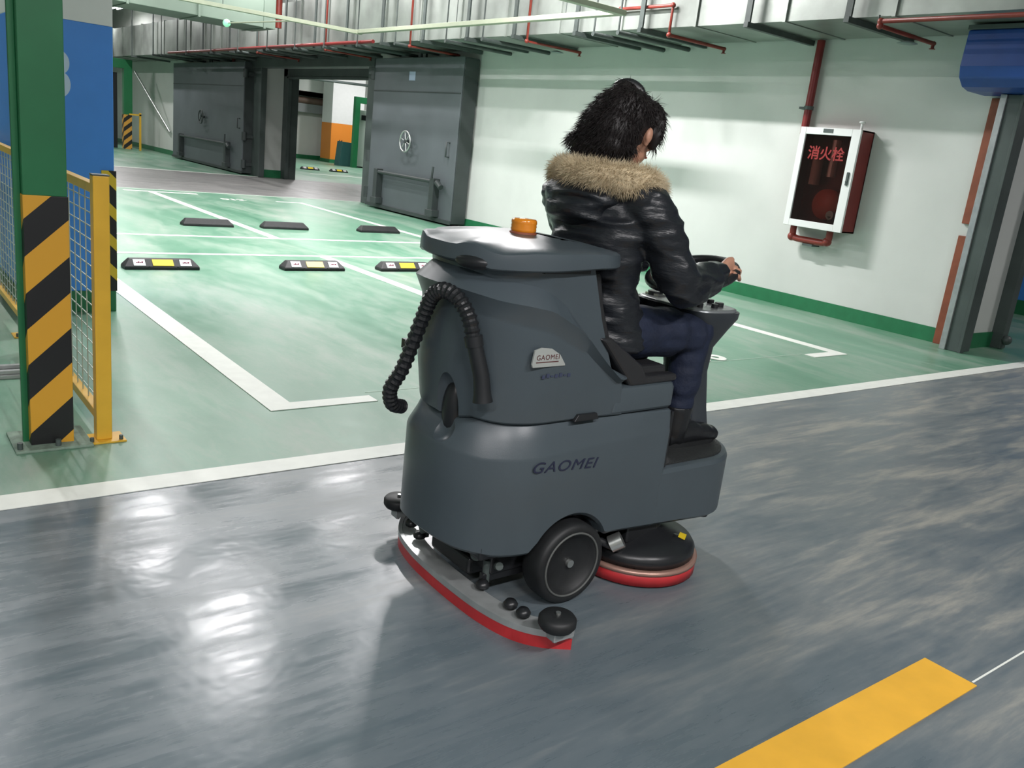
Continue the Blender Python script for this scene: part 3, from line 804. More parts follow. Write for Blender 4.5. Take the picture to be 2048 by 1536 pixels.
def normals(P):
    out = []
    for i in range(len(P)):
        a = P[i - 1]; b = P[(i + 1) % len(P)]
        d = Vector((b[0] - a[0], b[1] - a[1])).normalized()
        out.append((d.y, -d.x))
    return out
def shell(P, rows, name, m, parent, xfront=None, cap_round=0.0, sub=0):
    """rows: list of (zfunc(x), inset) from the bottom up; xfront(z) moves the front edge"""
    N = normals(P); xr = min(p[0] for p in P); xf = max(p[0] for p in P)
    rings = []
    for zf, ins in rows:
        ring = []
        for (x, y), n in zip(P, N):
            z = zf(x) if callable(zf) else zf
            i_ = ins(x) if callable(ins) else ins
            px_, py_ = x - n[0] * i_, y - n[1] * i_
            if xfront:
                k = (px_ - xr) / (xf - xr)
                k = max(0.0, (k - .35) / .65)
                px_ += (xfront(z) - xf) * k
            ring.append((px_, py_, z))
        rings.append(ring)
    mb = MB().rings(rings, cap=False)
    # top and bottom closed with strips between the two long sides
    for ring in (rings[0], rings[-1]):
        n = len(ring); half = n // 2
        vs = list(ring); fs = []
        i, j = 0, n - 1
        while i + 1 < j:
            if i + 1 == j - 0: break
            if i + 2 == j: fs.append((i, i + 1, j)); break
            fs.append((i, i + 1, j - 1, j)); i += 1; j -= 1
        mb.add(vs, fs, False)
    me = mb.build(name, m, parent)
    bm = bmesh.new(); bm.from_mesh(me.data)
    bmesh.ops.remove_doubles(bm, verts=bm.verts, dist=1e-5)
    bmesh.ops.recalc_face_normals(bm, faces=bm.faces)
    bm.to_mesh(me.data); bm.free()
    for p_ in me.data.polygons: p_.use_smooth = True
    e = me.modifiers.new('edge', 'EDGE_SPLIT'); e.split_angle = R(28)
    return me

SEAM = lambda x: interp([(1.42, .622), (1.45, .640), (1.50, .634), (1.54, .632), (1.75, .636), (2.27, .640)], x)
CREASE = lambda x: interp([(1.42, .551), (1.5, .534), (1.65, .542), (1.9, .558), (2.27, .575)], x)
def arch(x):
    base = interp([(1.42, .225), (1.46, .209), (1.55, .199), (1.70, .203), (2.05, .212), (2.6, .176)], x)
    dx = x - 1.845
    if abs(dx) < .175: base = max(base, .135 + math.sqrt(.175 ** 2 - dx * dx))
    elif x < 1.72 and x > 1.60: base = base
    return base
P1 = plan(1.42, 2.27, .30, .28, .03)
low = shell(P1, [(arch, .012), (lambda x: arch(x) + .012, 0.0), (lambda x: (arch(x) + CREASE(x)) / 2, 0.0), (lambda x: CREASE(x) - .012, 0.0), (CREASE, .003),
                 (lambda x: CREASE(x) * .5 + SEAM(x) * .5, lambda x: interp([(1.42, .030), (1.9, .022), (2.27, .005)], x)),
                 (lambda x: SEAM(x) - .006, lambda x: interp([(1.42, .048), (1.9, .034), (2.27, .008)], x)),
                 (SEAM, lambda x: interp([(1.42, .054), (1.9, .040), (2.27, .014)], x))], 'lower_body', m_body, SC)
P2 = plan(2.15, 2.77, .2992, .03, .25)
plat = shell(P2, [(arch, .012), (lambda x: arch(x) + .012, 0.0), (.40, 0.0), (.415, .008), (.418, .018)], 'front_platform', m_body, SC)
# rubber mat in the footwell
P3 = plan(2.275, 2.745, .27, .02, .22)
shell(P3, [(.4175, 0), (.424, 0), (.426, .004)], 'foot_mat', mat('foot_mat', (.02, .022, .022), .6, bump=.6, bscale=120), SC)
box('footwell_wall', (2.262, CYm - .285, .42), (2.275, CYm + .285, .63), m_blkp, SC)

BT = lambda x: interp([(1.42, 1.096), (1.47, 1.082), (1.59, 1.071), (1.69, 1.049), (1.79, 1.012), (1.875, .945), (2.0, .80)], x)
BB = lambda x: interp([(1.42, 1.044), (1.50, 1.025), (1.57, 1.018), (1.66, 1.003), (1.82, .947), (1.88, .905), (2.0, .775)], x)
DB = lambda x: interp([(1.42, .985), (1.51, .969), (1.70, .933), (1.87, .868), (2.0, .755)], x)
LB = lambda x: interp([(1.42, 1.118), (1.432, 1.124), (1.475, 1.108), (1.585, 1.116), (1.82, 1.13), (2.0, 1.13)], x)
LT = lambda x: interp([(1.42, 1.172), (1.434, 1.186), (1.45, 1.181), (1.475, 1.166), (1.5, 1.162), (1.58, 1.176), (1.8, 1.182), (2.0, 1.172)], x)
def xfr(z):
    return interp([(.64, 2.06), (.74, 2.035), (.90, 1.945), (1.0, 1.90), (1.13, 1.84)], z)
P4 = plan(1.409, 2.06, .311, .29, .05)
def P4x(f):   # profile tables use real x; front edge leans back with height, so sample at the moved x
    return lambda x: f(x)
INS_T = lambda x: interp([(1.42, .030), (1.8, .030), (2.0, .018)], x)
tank = shell(P4, [(lambda x: SEAM(x) + .005, lambda x: interp([(1.42, .052), (1.9, .040), (2.06, .03)], x)), (lambda x: SEAM(x) + .012, lambda x: interp([(1.42, .044), (1.9, .032), (2.06, .028)], x)), (lambda x: SEAM(x) * .6 + DB(x) * .4, .027), (lambda x: DB(x) - .012, .026), (DB, .025),
                  (lambda x: DB(x) * .15 + BB(x) * .85, .004), (BB, 0.0),
                  (lambda x: BB(x) * .15 + BT(x) * .85, .042), (BT, .050), (lambda x: BT(x) * .5 + max(LB(x), BT(x) + .02) * .5, .048), (lambda x: LB(x) - .004, .040)], 'recovery_tank', m_body, SC, xfront=xfr)
# recessed niche at the rear near corner with a moulded bowl below the seam
def cut(target, mb):
    c = mb.build('cutter', m_body, None)
    md = target.modifiers.new('cut', 'BOOLEAN'); md.operation = 'DIFFERENCE'; md.object = c; md.solver = 'EXACT'
    sp_ = target.modifiers.get('edge')
    if sp_: target.modifiers.remove(sp_)
    bake(target)
    bpy.data.objects.remove(c)
    for p_ in target.data.polygons: p_.use_smooth = True
    e = target.modifiers.new('edge', 'EDGE_SPLIT'); e.split_angle = R(32)
nd = Vector((math.cos(R(197)), math.sin(R(197)), 0))        # outward direction at the niche
nc = Vector((1.425, 2.122, .68))
rotn = Matrix.Rotation(R(197), 3, 'Z')
cut(tank, MB().ell(nc + Vector((0, 0, -.04)), (.075, .055, .135), 24, 16, rotn))
cut(low, MB().ell(nc + Vector((0, 0, -.06)), (.05, .060, .072), 24, 16, rotn))
MB().ell(nc + Vector((0, 0, -.035)) - nd * .078, (.043, .044, .105), 20, 12, rotn).build('niche_shade', m_blkp, SC)  # black ellipsoid set inside the niche to stand in for its shade
# seat base block and latch
P5 = plan(1.96, 2.27, .284, .02, .03)
shell(P5, [(lambda x: SEAM(x) + .006, .008), (lambda x: SEAM(x) + .016, 0.0), (.72, 0.0), (.733, .006), (.737, .014)], 'seat_base', m_body, SC)
MB().prism([(1.80, .641), (1.815, .663), (1.895, .663), (1.905, .641)], 'Y', CYm - .290, CYm - .262).build('tank_latch', m_blkp, SC, .002)
shell(plan(1.490, 2.245, .235, .215, .03), [(lambda x: SEAM(x) - .03, 0), (lambda x: SEAM(x) + .03, 0)], 'seam_gasket', m_blkp, SC)
# lid
P6 = plan(1.415, 1.99, .302, .28, .17)
lid = shell(P6, [(LB, .006), (lambda x: LB(x) + .005, .0), (lambda x: LB(x) * .4 + LT(x) * .6, .001), (lambda x: LT(x) - .006, .004), (LT, .014), (lambda x: LT(x) * .5 + .5 * 1.188, .06), (1.193, .13), (1.196, .20)], 'tank_lid', m_body, SC)
rl = Vector((math.cos(R(221)), math.sin(R(221)), 0))
MB().ell(Vector((1.70, 2.18, 1.124)) + Vector((math.cos(R(205)), math.sin(R(205)), 0)) * .268, (.026, .062, .024), 16, 10, Matrix.Rotation(R(205), 3, 'Z')).build('lid_grip', m_blkp, SC)
MB().box((1.62, CYm - .272, 1.112), (1.80, CYm + .26, 1.130)).build('lid_gasket', m_blkp, SC)
# beacon
bx_, by_ = 1.735, 2.2
be = MB().lathe([(.0, 0), (.044, 0), (.044, .012), (.038, .016), (0, .016)], (bx_, by_, 1.188), seg=28).build('beacon_base', m_rust, SC)
MB().lathe([(.0, 0), (.040, 0), (.042, .01), (.0405, .015), (.042, .020), (.0405, .025), (.042, .030), (.041, .038), (.037, .043), (0, .045)], (bx_, by_, 1.200), seg=28).build('beacon_lens', m_amber, be)
# seat
MB().box((2.02, CYm - .225, .737), (2.275, CYm + .225, .785)).build('seat_cushion', m_seat, SC, .022)
q = [(2.00, .74), (2.09, .74), (2.03, .80), (1.975, .90), (1.93, 1.0), (1.90, 1.11), (1.845, 1.11), (1.86, 1.04), (1.90, .94), (1.95, .85)]
MB().prism(q, 'Y', CYm - .22, CYm + .22).build('seat_back', m_seat, SC, .015)
q = [(1.885, .905), (1.935, .905), (2.10, .80), (2.12, .765), (2.275, .765), (2.275, .738), (2.05, .732)]
MB().prism(q, 'Y', CYm - .275, CYm - .225).build('seat_side', m_seat, SC, .012)
# steering column and panel
colr = []
for z, xc, lx, ly in ((.42, 2.65, .075, .12), (.55, 2.64, .058, .10), (.70, 2.62, .055, .09), (.80, 2.61, .068, .10), (.88, 2.585, .11, .155), (.93, 2.575, .135, .19), (.955, 2.57, .14, .195)):
    ring = []
    for k in range(36):
        a = 2 * PI * k / 36
        ca, sa = math.cos(a), math.sin(a)
        f = lambda v: math.copysign(abs(v) ** .55, v)
        ring.append((xc + f(ca) * lx, CYm - .01 + f(sa) * ly, z + (f(ca) * lx) * -.02))
    colr.append(ring)
MB().rings(colr).build('steering_column', m_bodyd, SC, .006)
pn = []
for z, s in ((.953, 1), (.962, 1), (.964, .95)):
    pn.append([(2.57 + math.copysign(abs(math.cos(a)) ** .55, math.cos(a)) * .13 * s, CYm - .01 + math.copysign(abs(math.sin(a)) ** .55, math.sin(a)) * .182 * s, z) for a in [2 * PI * k / 36 for k in range(36)]])
pan = MB().rings(pn).build('control_panel', m_panelg, SC)
for (dx, dy, r_, m_) in ((.05, -.12, .017, m_blkp), (.0, -.14, .013, m_blkp), (-.06, -.12, .012, m_blkp), (.07, -.06, .014, m_blkp), (-.05, .12, .03, m_blkp), (.05, .10, .014, m_blkp)):
    MB().cyl((2.575 + dx, CYm + dy, .962), (2.575 + dx, CYm + dy, .98), r_, seg=16).build('control_knob', m_, pan)
MB().box((2.50, CYm + .08, .964), (2.55, CYm + .15, .972)).build('key_switch', m_steel, pan)
tl = Matrix.Rotation(R(-19), 3, 'Y'); swc = Vector((2.57, 2.19, 1.07))
sw = thing('steering_wheel', None, None, (0, 0, 0)); sw.parent = SC; sw.location = Vector(swc) - SC.location
MB().tube([swc + tl @ Vector((.165 * math.cos(a), .165 * math.sin(a), 0)) for a in [2 * PI * k / 48 for k in range(48)]], .016, 12, closed=True).build('wheel_rim', m_blkp, sw)
for a in (R(80), R(200), R(320)):
    MB().tube([swc + Vector((0, 0, -.02)), swc + tl @ Vector((.16 * math.cos(a), .16 * math.sin(a), 0))], [(.02, .008), (.014, .007)], 10).build('wheel_spoke', m_blkp, sw)
MB().lathe([(0, -.03), (.045, -.03), (.045, .0), (.02, .012), (0, .012)], swc + Vector((0, 0, -.01)), seg=24).build('wheel_hub', m_blkp, sw)
MB().cyl((2.60, 2.19, .955), swc + Vector((0, 0, -.02)), .03).build('steering_shaft', m_blkp, SC)
# lettering and badge on the near side
Ysd = CYm - .30
text_mesh('side_lettering', 'GAOMEI', .085, m_letter, SC, (1.635, Ysd - .0015, .492), Matrix.Rotation(R(3.2), 3, 'Y') @ rotF, extrude=.0008, shear=.25, bold=0, scale=(.80, .60, 1), space=1.12)
bd = MB().prism([(1.598, .842), (1.604, .885), (1.63, .892), (1.67, .888), (1.705, .868), (1.728, .838), (1.73, .832), (1.602, .832)], 'Y', Ysd + .011, Ysd + .018).build('badge', m_badge, SC, .001)
text_mesh('badge_text', 'GAOMEI', .022, m_badge_r, bd, (1.612, Ysd + .0105, .855), rotF, extrude=.0004, bold=0, space=1.15)
MB().box((1.612, Ysd + .0103, .846), (1.70, Ysd + .011, .849)).build('badge_rule', m_badge_r, bd)
sp_ = MB()
for k in range(7):
    sp_.box((1.645 + k * .017, Ysd + .0135, .794 + .002 * (k % 3)), (1.657 + k * .017, Ysd + .0150, .802 + .003 * ((k + 1) % 3)))
sp_.build('small_print', mat('faint_print', (.045, .055, .10), .4), SC)
# drain hose: corrugated, over the rear corner and down the side
hp = smooth_path([(1.455, 2.40, .575), (1.40, 2.37, .60), (1.375, 2.345, .66), (1.385, 2.30, .735), (1.392, 2.26, .83), (1.395, 2.215, .93), (1.392, 2.17, 1.00), (1.395, 2.115, 1.03), (1.412, 2.06, 1.015), (1.43, 2.02, .965), (1.44, 2.0, .90)], 12)
rad = [.021 + .0045 * (1 if i % 3 == 0 else 0) for i in range(len(hp))]
MB().tube(hp, rad, 14).build('drain_hose', m_blkp, SC, smooth=False)
MB().tube([(1.438, 2.003, .915), (1.443, 1.997, .885)], .028, 16).build('hose_collar', m_blkp, SC)
MB().tube([(1.443, 1.997, .89), (1.462, 1.975, .80), (1.468, 1.968, .745), (1.470, 1.965, .722)], [.024, .025, .027, .031], 16).build('hose_nozzle', m_blkp, SC)
MB().box((1.40, 2.30, .80), (1.415, 2.34, .83)).build('hose_clip', m_blkp, SC)
# wheels
def drive_wheel(yc, sgn, name='drive_wheel'):
    w = MB()
    prof = [(.02, 0), (.095, 0), (.10, -.012 * 1), (.112, -.016), (.122, -.020), (.135, -.018), (.143, -.008), (.145, .01), (.145, .06), (.138, .075), (.02, .075)]
    prof = [(r_, h * sgn) for r_, h in prof]
    o = w.lathe(prof, (1.845, yc, .145), 'Y', 40).build('rear_wheel', m_black, SC)
    MB().lathe([(.0, .012 * sgn), (.085, .012 * sgn), (.098, -.004 * sgn), (.103, -.006 * sgn), (.103, .004 * sgn)], (1.845, yc, .145), 'Y', 40).build('wheel_disc', mat('wheel_hub_dark', (.02, .022, .024), .4), o)
    MB().tube([(1.845 + .113 * math.cos(a), yc - .018 * sgn, .145 + .113 * math.sin(a)) for a in [2 * PI * k / 48 for k in range(48)]], .004, 6, closed=True).build('tyre_bead', mat('bead_grey', (.10, .105, .10), .6), o)
    MB().cyl((1.845, yc + .012 * sgn, .145), (1.845, yc - .012 * sgn, .145), .014, seg=12).build('axle_nut', m_steel, o)
drive_wheel(CYm - .305, 1)
drive_wheel(CYm + .305, -1)
MB().cyl((1.845, CYm - .24, .145), (1.845, CYm + .24, .145), .04).box((1.60, CYm - .2, .10), (2.0, CYm + .2, .22)).build('axle_housing', m_blkp, SC, .01)
MB().prism([(1.63, .23), (1.70, .23), (1.72, .30), (1.845, .335), (1.97, .30), (2.02, .23), (2.02, .20), (1.63, .20)], 'Y', CYm - .21, CYm + .21).build('wheel_arch_liner', m_blkp, SC)
box('chassis_plate', (1.52, CYm - .24, .185), (2.55, CYm + .24, .24), m_blkp, SC, .01)
# small casters at the front corners
for yy in (CYm - .23, CYm + .23):
    MB().lathe([(0, -.012), (.024, -.012), (.028, 0), (.024, .012), (0, .012)], (2.60, yy, .165), 'Z', 16).build('corner_roller', m_black, SC)
MB().cyl((2.62, CYm, .09), (2.62, CYm + .001, .09), .05).lathe([(0, -.025), (.08, -.025), (.09, -.01), (.09, .01), (.08, .025), (0, .025)], (2.62, CYm, .09), 'Y', 28).build('front_wheel', m_black, SC)
MB().box((2.59, CYm - .05, .09), (2.65, CYm + .05, .20)).build('front_fork', m_blkp, SC, .005)
# scrub deck with red splash skirt
def stadium(xc, ya, yb, r, z, n=18):
    p = []
    for k in range(n + 1):
        a = PI + PI * k / n
        p.append((xc + r * math.cos(a), ya + r * math.sin(a), z))
    for k in range(n + 1):
        a = PI * k / n
        p.append((xc + r * math.cos(a), yb + r * math.sin(a), z))
    return p
XD, YA, YB2 = 2.30, 2.03, 2.42
dk = MB().rings([stadium(XD, YA, YB2, r_, z) for r_, z in ((.21, .07), (.228, .07), (.228, .10), (.215, .118), (.15, .13), (.08, .165), (.05, .178))]).build('scrub_deck', m_blkp, SC)
MB().rings([stadium(XD, YA, YB2, r_, z) for r_, z in ((.232, .008), (.240, .008), (.240, .060), (.232, .060))]).build('splash_skirt', m_sqred, dk)
MB().rings([stadium(XD, YA, YB2, r_, z) for r_, z in ((.229, .050), (.243, .050), (.243, .064), (.229, .064))]).build('skirt_band', mat('skirt_band', (.42, .25, .20), .35, metal=.4), dk)
MB().lathe([(0, .012), (.19, .012), (.2, .03), (.19, .06), (0, .06)], (XD, YA, 0), seg=32).build('scrub_brush', m_black, dk)
MB().lathe([(0, .012), (.19, .012), (.2, .03), (.19, .06), (0, .06)], (XD, YB2, 0), seg=32).build('scrub_brush', m_black, dk)
MB().lathe([(0, 0), (.055, 0), (.055, .05), (.04, .06), (0, .06)], (XD + .02, YA - .03, .12), seg=24).build('brush_motor', m_blkp, dk)
MB().add([(2.40, 1.87, .128), (2.445, 1.90, .128), (2.435, 1.925, .130), (2.39, 1.895, .132)], [(0, 1, 2, 3)]).add([(2.40, 1.87, .118), (2.445, 1.90, .118), (2.435, 1.925, .118), (2.39, 1.895, .118)], [(0, 3, 2, 1)]).build('warning_sticker', m_ylabel, dk)
MB().ell((2.37, 1.915, .105), (.075, .06, .03), 18, 10).build('deck_boss', m_blkp, dk)
MB().box((2.16, 1.94, .13), (2.32, 1.99, .21)).build('deck_arm', m_blkp, SC, .008)
MB().cyl((2.07, 1.93, .15), (2.10, 1.905, .175), .03, seg=16).build('deck_motor_cap', m_steel, SC)
MB().tube(smooth_path([(2.02, 1.96, .17), (2.08, 1.93, .14), (2.15, 1.93, .11)], 6), .014, 8).build('water_tube', m_blkp, SC)
# squeegee
ctr = smooth_path([(1.68, 1.665, 0), (1.60, 1.72, 0), (1.545, 1.80, 0), (1.515, 1.92, 0), (1.505, 2.06, 0), (1.505, 2.20, 0), (1.515, 2.34, 0), (1.545, 2.47, 0), (1.60, 2.56, 0), (1.66, 2.62, 0)], 8)
def ribbon(path, offs, zlo, zhi, name, m, parent, bev=0.0):
    mb = MB(); n = len(path); rr_ = []
    for i, p in enumerate(path):
        t_ = (path[min(i + 1, n - 1)] - path[max(i - 1, 0)]).normalized()
        nn = Vector((-t_.y, t_.x, 0))      # points towards the machine's front or back
        if nn.x < 0: nn = -nn
        a = p + nn * offs[0]; b_ = p + nn * offs[1]
        rr_.append([(a.x, a.y, zlo), (b_.x, b_.y, zlo), (b_.x, b_.y, zhi), (a.x, a.y, zhi)])
    mb.rings(rr_, smooth=False)
    return mb.build(name, m, parent, bev)
sq = ribbon(ctr, (.0, .070), .046, .056, 'squeegee_body', m_sqmet, SC, .002)
ribbon(ctr, (-.010, .004), .0, .046, 'rear_blade', m_sqred, sq)
ribbon(ctr, (-.012, .002), .040, .062, 'blade_clamp', m_sqmet, sq)
ribbon(ctr, (.062, .068), .0, .046, 'front_blade', m_blkp, sq)
for (xx, yy, nm) in ((1.60, 1.655, 'near'), (1.60, 2.60, 'far')):
    ww = MB().lathe([(0, 0), (.050, 0), (.058, .012), (.058, .030), (.050, .040), (.02, .042), (0, .044)], (xx, yy, .10), seg=28).build('bumper_roller', m_black, sq)
    MB().cyl((xx, yy, .05), (xx, yy, .15), .008, seg=10).build('roller_bolt', m_steel, ww)
    MB().box((xx - .02, yy - .02, .06), (xx + .06, yy + .02, .10)).build('roller_mount', m_sqmet, ww, .004)
for (a, b_) in ((1.59, 1.80), (1.585, 1.86), (1.575, 2.0), (1.575, 2.40), (1.60, 2.50)):
    MB().lathe([(0, 0), (.022, 0), (.024, .01), (.016, .022), (0, .024)], (a, b_, .066), seg=14).build('wing_knob', m_blkp, sq)
MB().box((1.57, 2.08, .066), (1.66, 2.32, .13)).build('suction_head', m_blkp, sq, .015)
MB().tube(smooth_path([(1.62, 2.2, .12), (1.60, 2.2, .17), (1.64, 2.16, .22)], 5), .028, 12).build('suction_hose', m_blkp, SC)
for yy in (2.02, 2.14, 2.30, 2.40):
    MB().box((1.58, yy - .012, .075), (1.80, yy + .012, .105)).build('squeegee_arm', m_blkp, SC, .004)
    MB().cyl((1.60, yy, .066), (1.60, yy, .15), .014, seg=10).build('adjuster_bolt', m_frame, SC)
MB().cyl((1.58, 2.06, .15), (1.66, 2.12, .15), .02, seg=10).cyl((1.55, 2.36, .12), (1.62, 2.30, .16), .018, seg=10).cyl((1.62, 1.98, .14), (1.64, 2.05, .11), .014, seg=10).build('linkage', m_frame, SC)

# ================================================================== THE RIDER
PX = thing('person', 'person with dark hair in black fur-collared jacket and navy jeans driving', 'person', (2.12, 2.2, .79))
def blob(name, build, m, parent, voxel, it=6, disp=None, sm=.5):
    """union of overlapping solids, remeshed into one smooth skin"""
    mb = MB(); build(mb)
    o = mb.build(name, m, parent)
    r_ = o.modifiers.new('remesh', 'REMESH'); r_.mode = 'VOXEL'; r_.voxel_size = voxel; r_.use_smooth_shade = True
    s_ = o.modifiers.new('smooth', 'SMOOTH'); s_.factor = sm; s_.iterations = it
    bake(o)
    off = world_loc(parent)
    if disp:
        me = o.data
        ns = [v.normal.copy() for v in me.vertices]
        for v, nrm in zip(me.vertices, ns):
            v.co += nrm * disp(v.co + off)
    for p_ in o.data.polygons: p_.use_smooth = True
    o.data.materials.clear(); o.data.materials.append(m)
    return o

def hand(mb, wrist, palm_c, dir_, side, curl_c, palm_n):
    """palm with five fingers curled round the wheel rim; dir_ points along the fingers, palm_n away from the back of the hand"""
    d = dir_.normalized(); n = palm_n.normalized(); s_ = d.cross(n).normalized() * side
    w = Vector(wrist); pc = Vector(palm_c)
    mb.tube([w, w + (pc - w) * .5, pc, pc + d * .035], [(.021, .026), (.022, .030), (.018, .040), (.013, .038)], 14)
    for k, (u, L_, r_) in enumerate(((-.030, .060, .0082), (-.010, .070, .0088), (.010, .065, .0086), (.029, .052, .0075))):
        b0 = pc + d * .025 + s_ * u
        p1 = b0 + d * L_ * .42 + n * .004
        p2 = p1 + d * L_ * .12 + n * L_ * .36
        p3 = p2 - d * L_ * .22 + n * L_ * .20
        mb.tube(smooth_path([b0, p1, p2, p3], 3), r_, 10)
        mb.ell(p3, (r_, r_, r_), 10, 8)
    # thumb leaves the side of the palm
    t0 = pc - d * .012 - s_ * .034; t1 = t0 + d * .028 - s_ * .018 + n * .012; t2 = t1 + d * .026 + n * .020 + s_ * .004
    mb.tube([t0, t1, t2], [.011, .0098, .0085], 10); mb.ell(t2, (.0085,) * 3, 10, 8)

RIMN = swc + tl @ Vector((.165 * math.cos(R(-38)), .165 * math.sin(R(-38)), 0))     # where the right hand holds
RIMF = swc + tl @ Vector((.165 * math.cos(R(75)), .165 * math.sin(R(75)), 0))
HC = Vector((2.145, 2.20, 1.560))           # head centre
SR = Vector((2.095, 2.02, 1.315)); ER = Vector((2.235, 1.945, 1.075)); WR = Vector((2.565, 2.055, 1.095))
SL = Vector((2.04, 2.375, 1.325)); EL_ = Vector((2.22, 2.46, 1.08)); WL = Vector((2.53, 2.385, 1.10))
HR = Vector((2.13, 2.11, .875)); KR = Vector((2.50, 2.07, .875)); AR = Vector((2.475, 2.07, .50))
HL = Vector((2.13, 2.29, .875)); KL = Vector((2.50, 2.36, .875)); AL = Vector((2.47, 2.35, .50))
tiltm = Matrix.Rotation(R(12), 3, 'Y')
def bodybuild(mb):
    # head: skull, jaw, nose, brow, ears
    mb.ell(HC, (.092, .074, .105), 28, 18, tiltm)
    mb.ell(HC + tiltm @ Vector((.030, 0, -.062)), (.058, .054, .052), 20, 12, tiltm)
    mb.ell(HC + tiltm @ Vector((.050, 0, -.100)), (.026, .026, .018), 14, 8, tiltm)
    mb.tube([HC + tiltm @ Vector(p) for p in ((.086, 0, .006), (.098, 0, -.018), (.104, 0, -.034), (.092, 0, -.042))], [.008, .010, .013, .010], 10)
    for s_ in (-1, 1):
        mb.ell(HC + tiltm @ Vector((.074, s_ * .034, -.020)), (.022, .022, .018), 12, 8)
        mb.tube([HC + tiltm @ Vector(p) for p in ((.086, s_ * .014, .022), (.084, s_ * .034, .027), (.072, s_ * .052, .020))], [.007, .008, .006], 8)
        mb.ell(HC + tiltm @ Vector((.006, s_ * .090, -.012)), (.018, .011, .027), 14, 10, Matrix.Rotation(s_ * R(-18), 3, 'Z') @ tiltm)
        mb.ell(HC + tiltm @ Vector((.008, s_ * .084, -.038)), (.010, .009, .013), 10, 8)
        mb.ell(HC + tiltm @ Vector((.006, s_ * .072, -.014)), (.018, .018, .026), 12, 8)
    mb.ell(HC + tiltm @ Vector((.086, 0, -.062)), (.016, .024, .009), 12, 8)
    # neck and trunk
    mb.tube([HC + Vector((-.02, 0, -.06)), HC + Vector((-.045, 0, -.12)), (2.085, 2.2, 1.37), (2.075, 2.2, 1.33)], [.052, .050, .056, .075], 18)
    mb.tube([(2.075, 2.2, 1.35), (2.07, 2.2, 1.28), (2.075, 2.2, 1.18), (2.085, 2.2, 1.06), (2.10, 2.2, .96), (2.11, 2.2, .87)], [(.07, .11), (.15, .09), (.145, .10), (.12, .085), (.145, .10), (.15, .105)], 22)
    for S_, E_, W_, H_ in ((SR, ER, WR, 1), (SL, EL_, WL, -1)):
        mb.tube([S_ + (Vector((2.07, 2.2, 1.31)) - S_) * .5, S_, S_.lerp(E_, .5), E_, E_.lerp(W_, .3), W_], [.055, .05, .042, .036, .036, .024], 14)
    for H_, K_, A_ in ((HR, KR, AR), (HL, KL, AL)):
        mb.tube([H_, H_.lerp(K_, .5), K_, K_.lerp(A_, .3), A_], [.085, .072, .054, .052, .034], 16)
        mb.tube([A_, A_ + Vector((.02, 0, -.035)), A_ + Vector((.15, 0, -.05))], [.035, .036, .022], 12)
    dR = (RIMN - WR).normalized()
    hand(mb, WR - dR * .02, WR + dR * .055 + Vector((0, 0, .014)), Vector((.86, .12, .12)), 1, RIMN, Vector((.15, .45, -1)))
    dL = (RIMF - WL).normalized()
    hand(mb, WL, RIMF + Vector((-.045, .01, .030)), Vector((.9, -.1, -.15)), -1, RIMF, Vector((0, -.2, -1)))
skin = blob('body', bodybuild, m_skin, PX, .0048, 3)
for s_ in (-1, 1):
    MB().ell(HC + tiltm @ Vector((.0795, s_ * .033, -.002)), (.009, .013, .006), 14, 8).build('eye', m_eye, skin)
MB().ell(HC + tiltm @ Vector((.097, 0, -.066)), (.007, .020, .005), 14, 8, tiltm).build('lips', m_lip, skin)

def nz3(p, s, seed=0.0):
    return noise.noise(Vector((p.x * s[0] + seed, p.y * s[1] + seed * .7, p.z * s[2] - seed)))
def folds(p):
    a = nz3(p, (6, 6, 22), 3.1); b_ = nz3(p, (14, 14, 40), 8.7)
    return .0085 * (1 - abs(a) * 2.6) + .0028 * b_ - .004
def jacket(mb):
    mb.tube([(2.075, 2.2, 1.375), (2.07, 2.2, 1.33), (2.065, 2.2, 1.26), (2.06, 2.2, 1.16), (2.065, 2.2, 1.05), (2.085, 2.2, .96), (2.11, 2.2, .88), (2.125, 2.2, .825)],
            [(.10, .10), (.185, .115), (.215, .135), (.200, .135), (.182, .128), (.188, .135), (.200, .155), (.205, .165)], 28)
    for S_, E_, W_ in ((SR, ER, WR), (SL, EL_, WL)):
        mb.tube(smooth_path([S_ + (Vector((2.07, 2.2, 1.30)) - S_) * .45, S_, S_.lerp(E_, .5) + Vector((.01, 0, .0)), E_ + Vector((.01, 0, -.005)), E_.lerp(W_, .4) + Vector((0, 0, -.012)), E_.lerp(W_, .75) + Vector((0, 0, -.004)), E_.lerp(W_, .95)], 4),
                [.080] * 4 + [.082] * 4 + [.076] * 4 + [.070] * 4 + [.064] * 4 + [.054] * 4 + [.043], 20)
    # skirt of the jacket over the thighs
    mb.tube([HR + Vector((-.02, 0, .0)), HR.lerp(KR, .30)], [(.10, .10), (.090, .088)], 18)
    mb.tube([HL + Vector((-.02, 0, .0)), HL.lerp(KL, .30)], [(.10, .10), (.090, .088)], 18)
jk = blob('jacket', jacket, m_leather, PX, .0075, 5, folds)
# waist band pull and cuffs
MB().tube([ER.lerp(WR, .93), ER.lerp(WR, .99)], [.040, .036], 18).build('cuff', m_leather, jk)
MB().tube([EL_.lerp(WL, .93), EL_.lerp(WL, .99)], [.040, .036], 18).build('cuff', m_leather, jk)
# hood lying on the shoulders under the fur
def hood(mb):
    mb.ell((2.00, 2.215, 1.335), (.12, .17, .075), 24, 14)
    mb.ell((1.965, 2.215, 1.29), (.09, .14, .07), 24, 14)
hd = blob('hood', hood, m_leather, PX, .008, 5, folds)

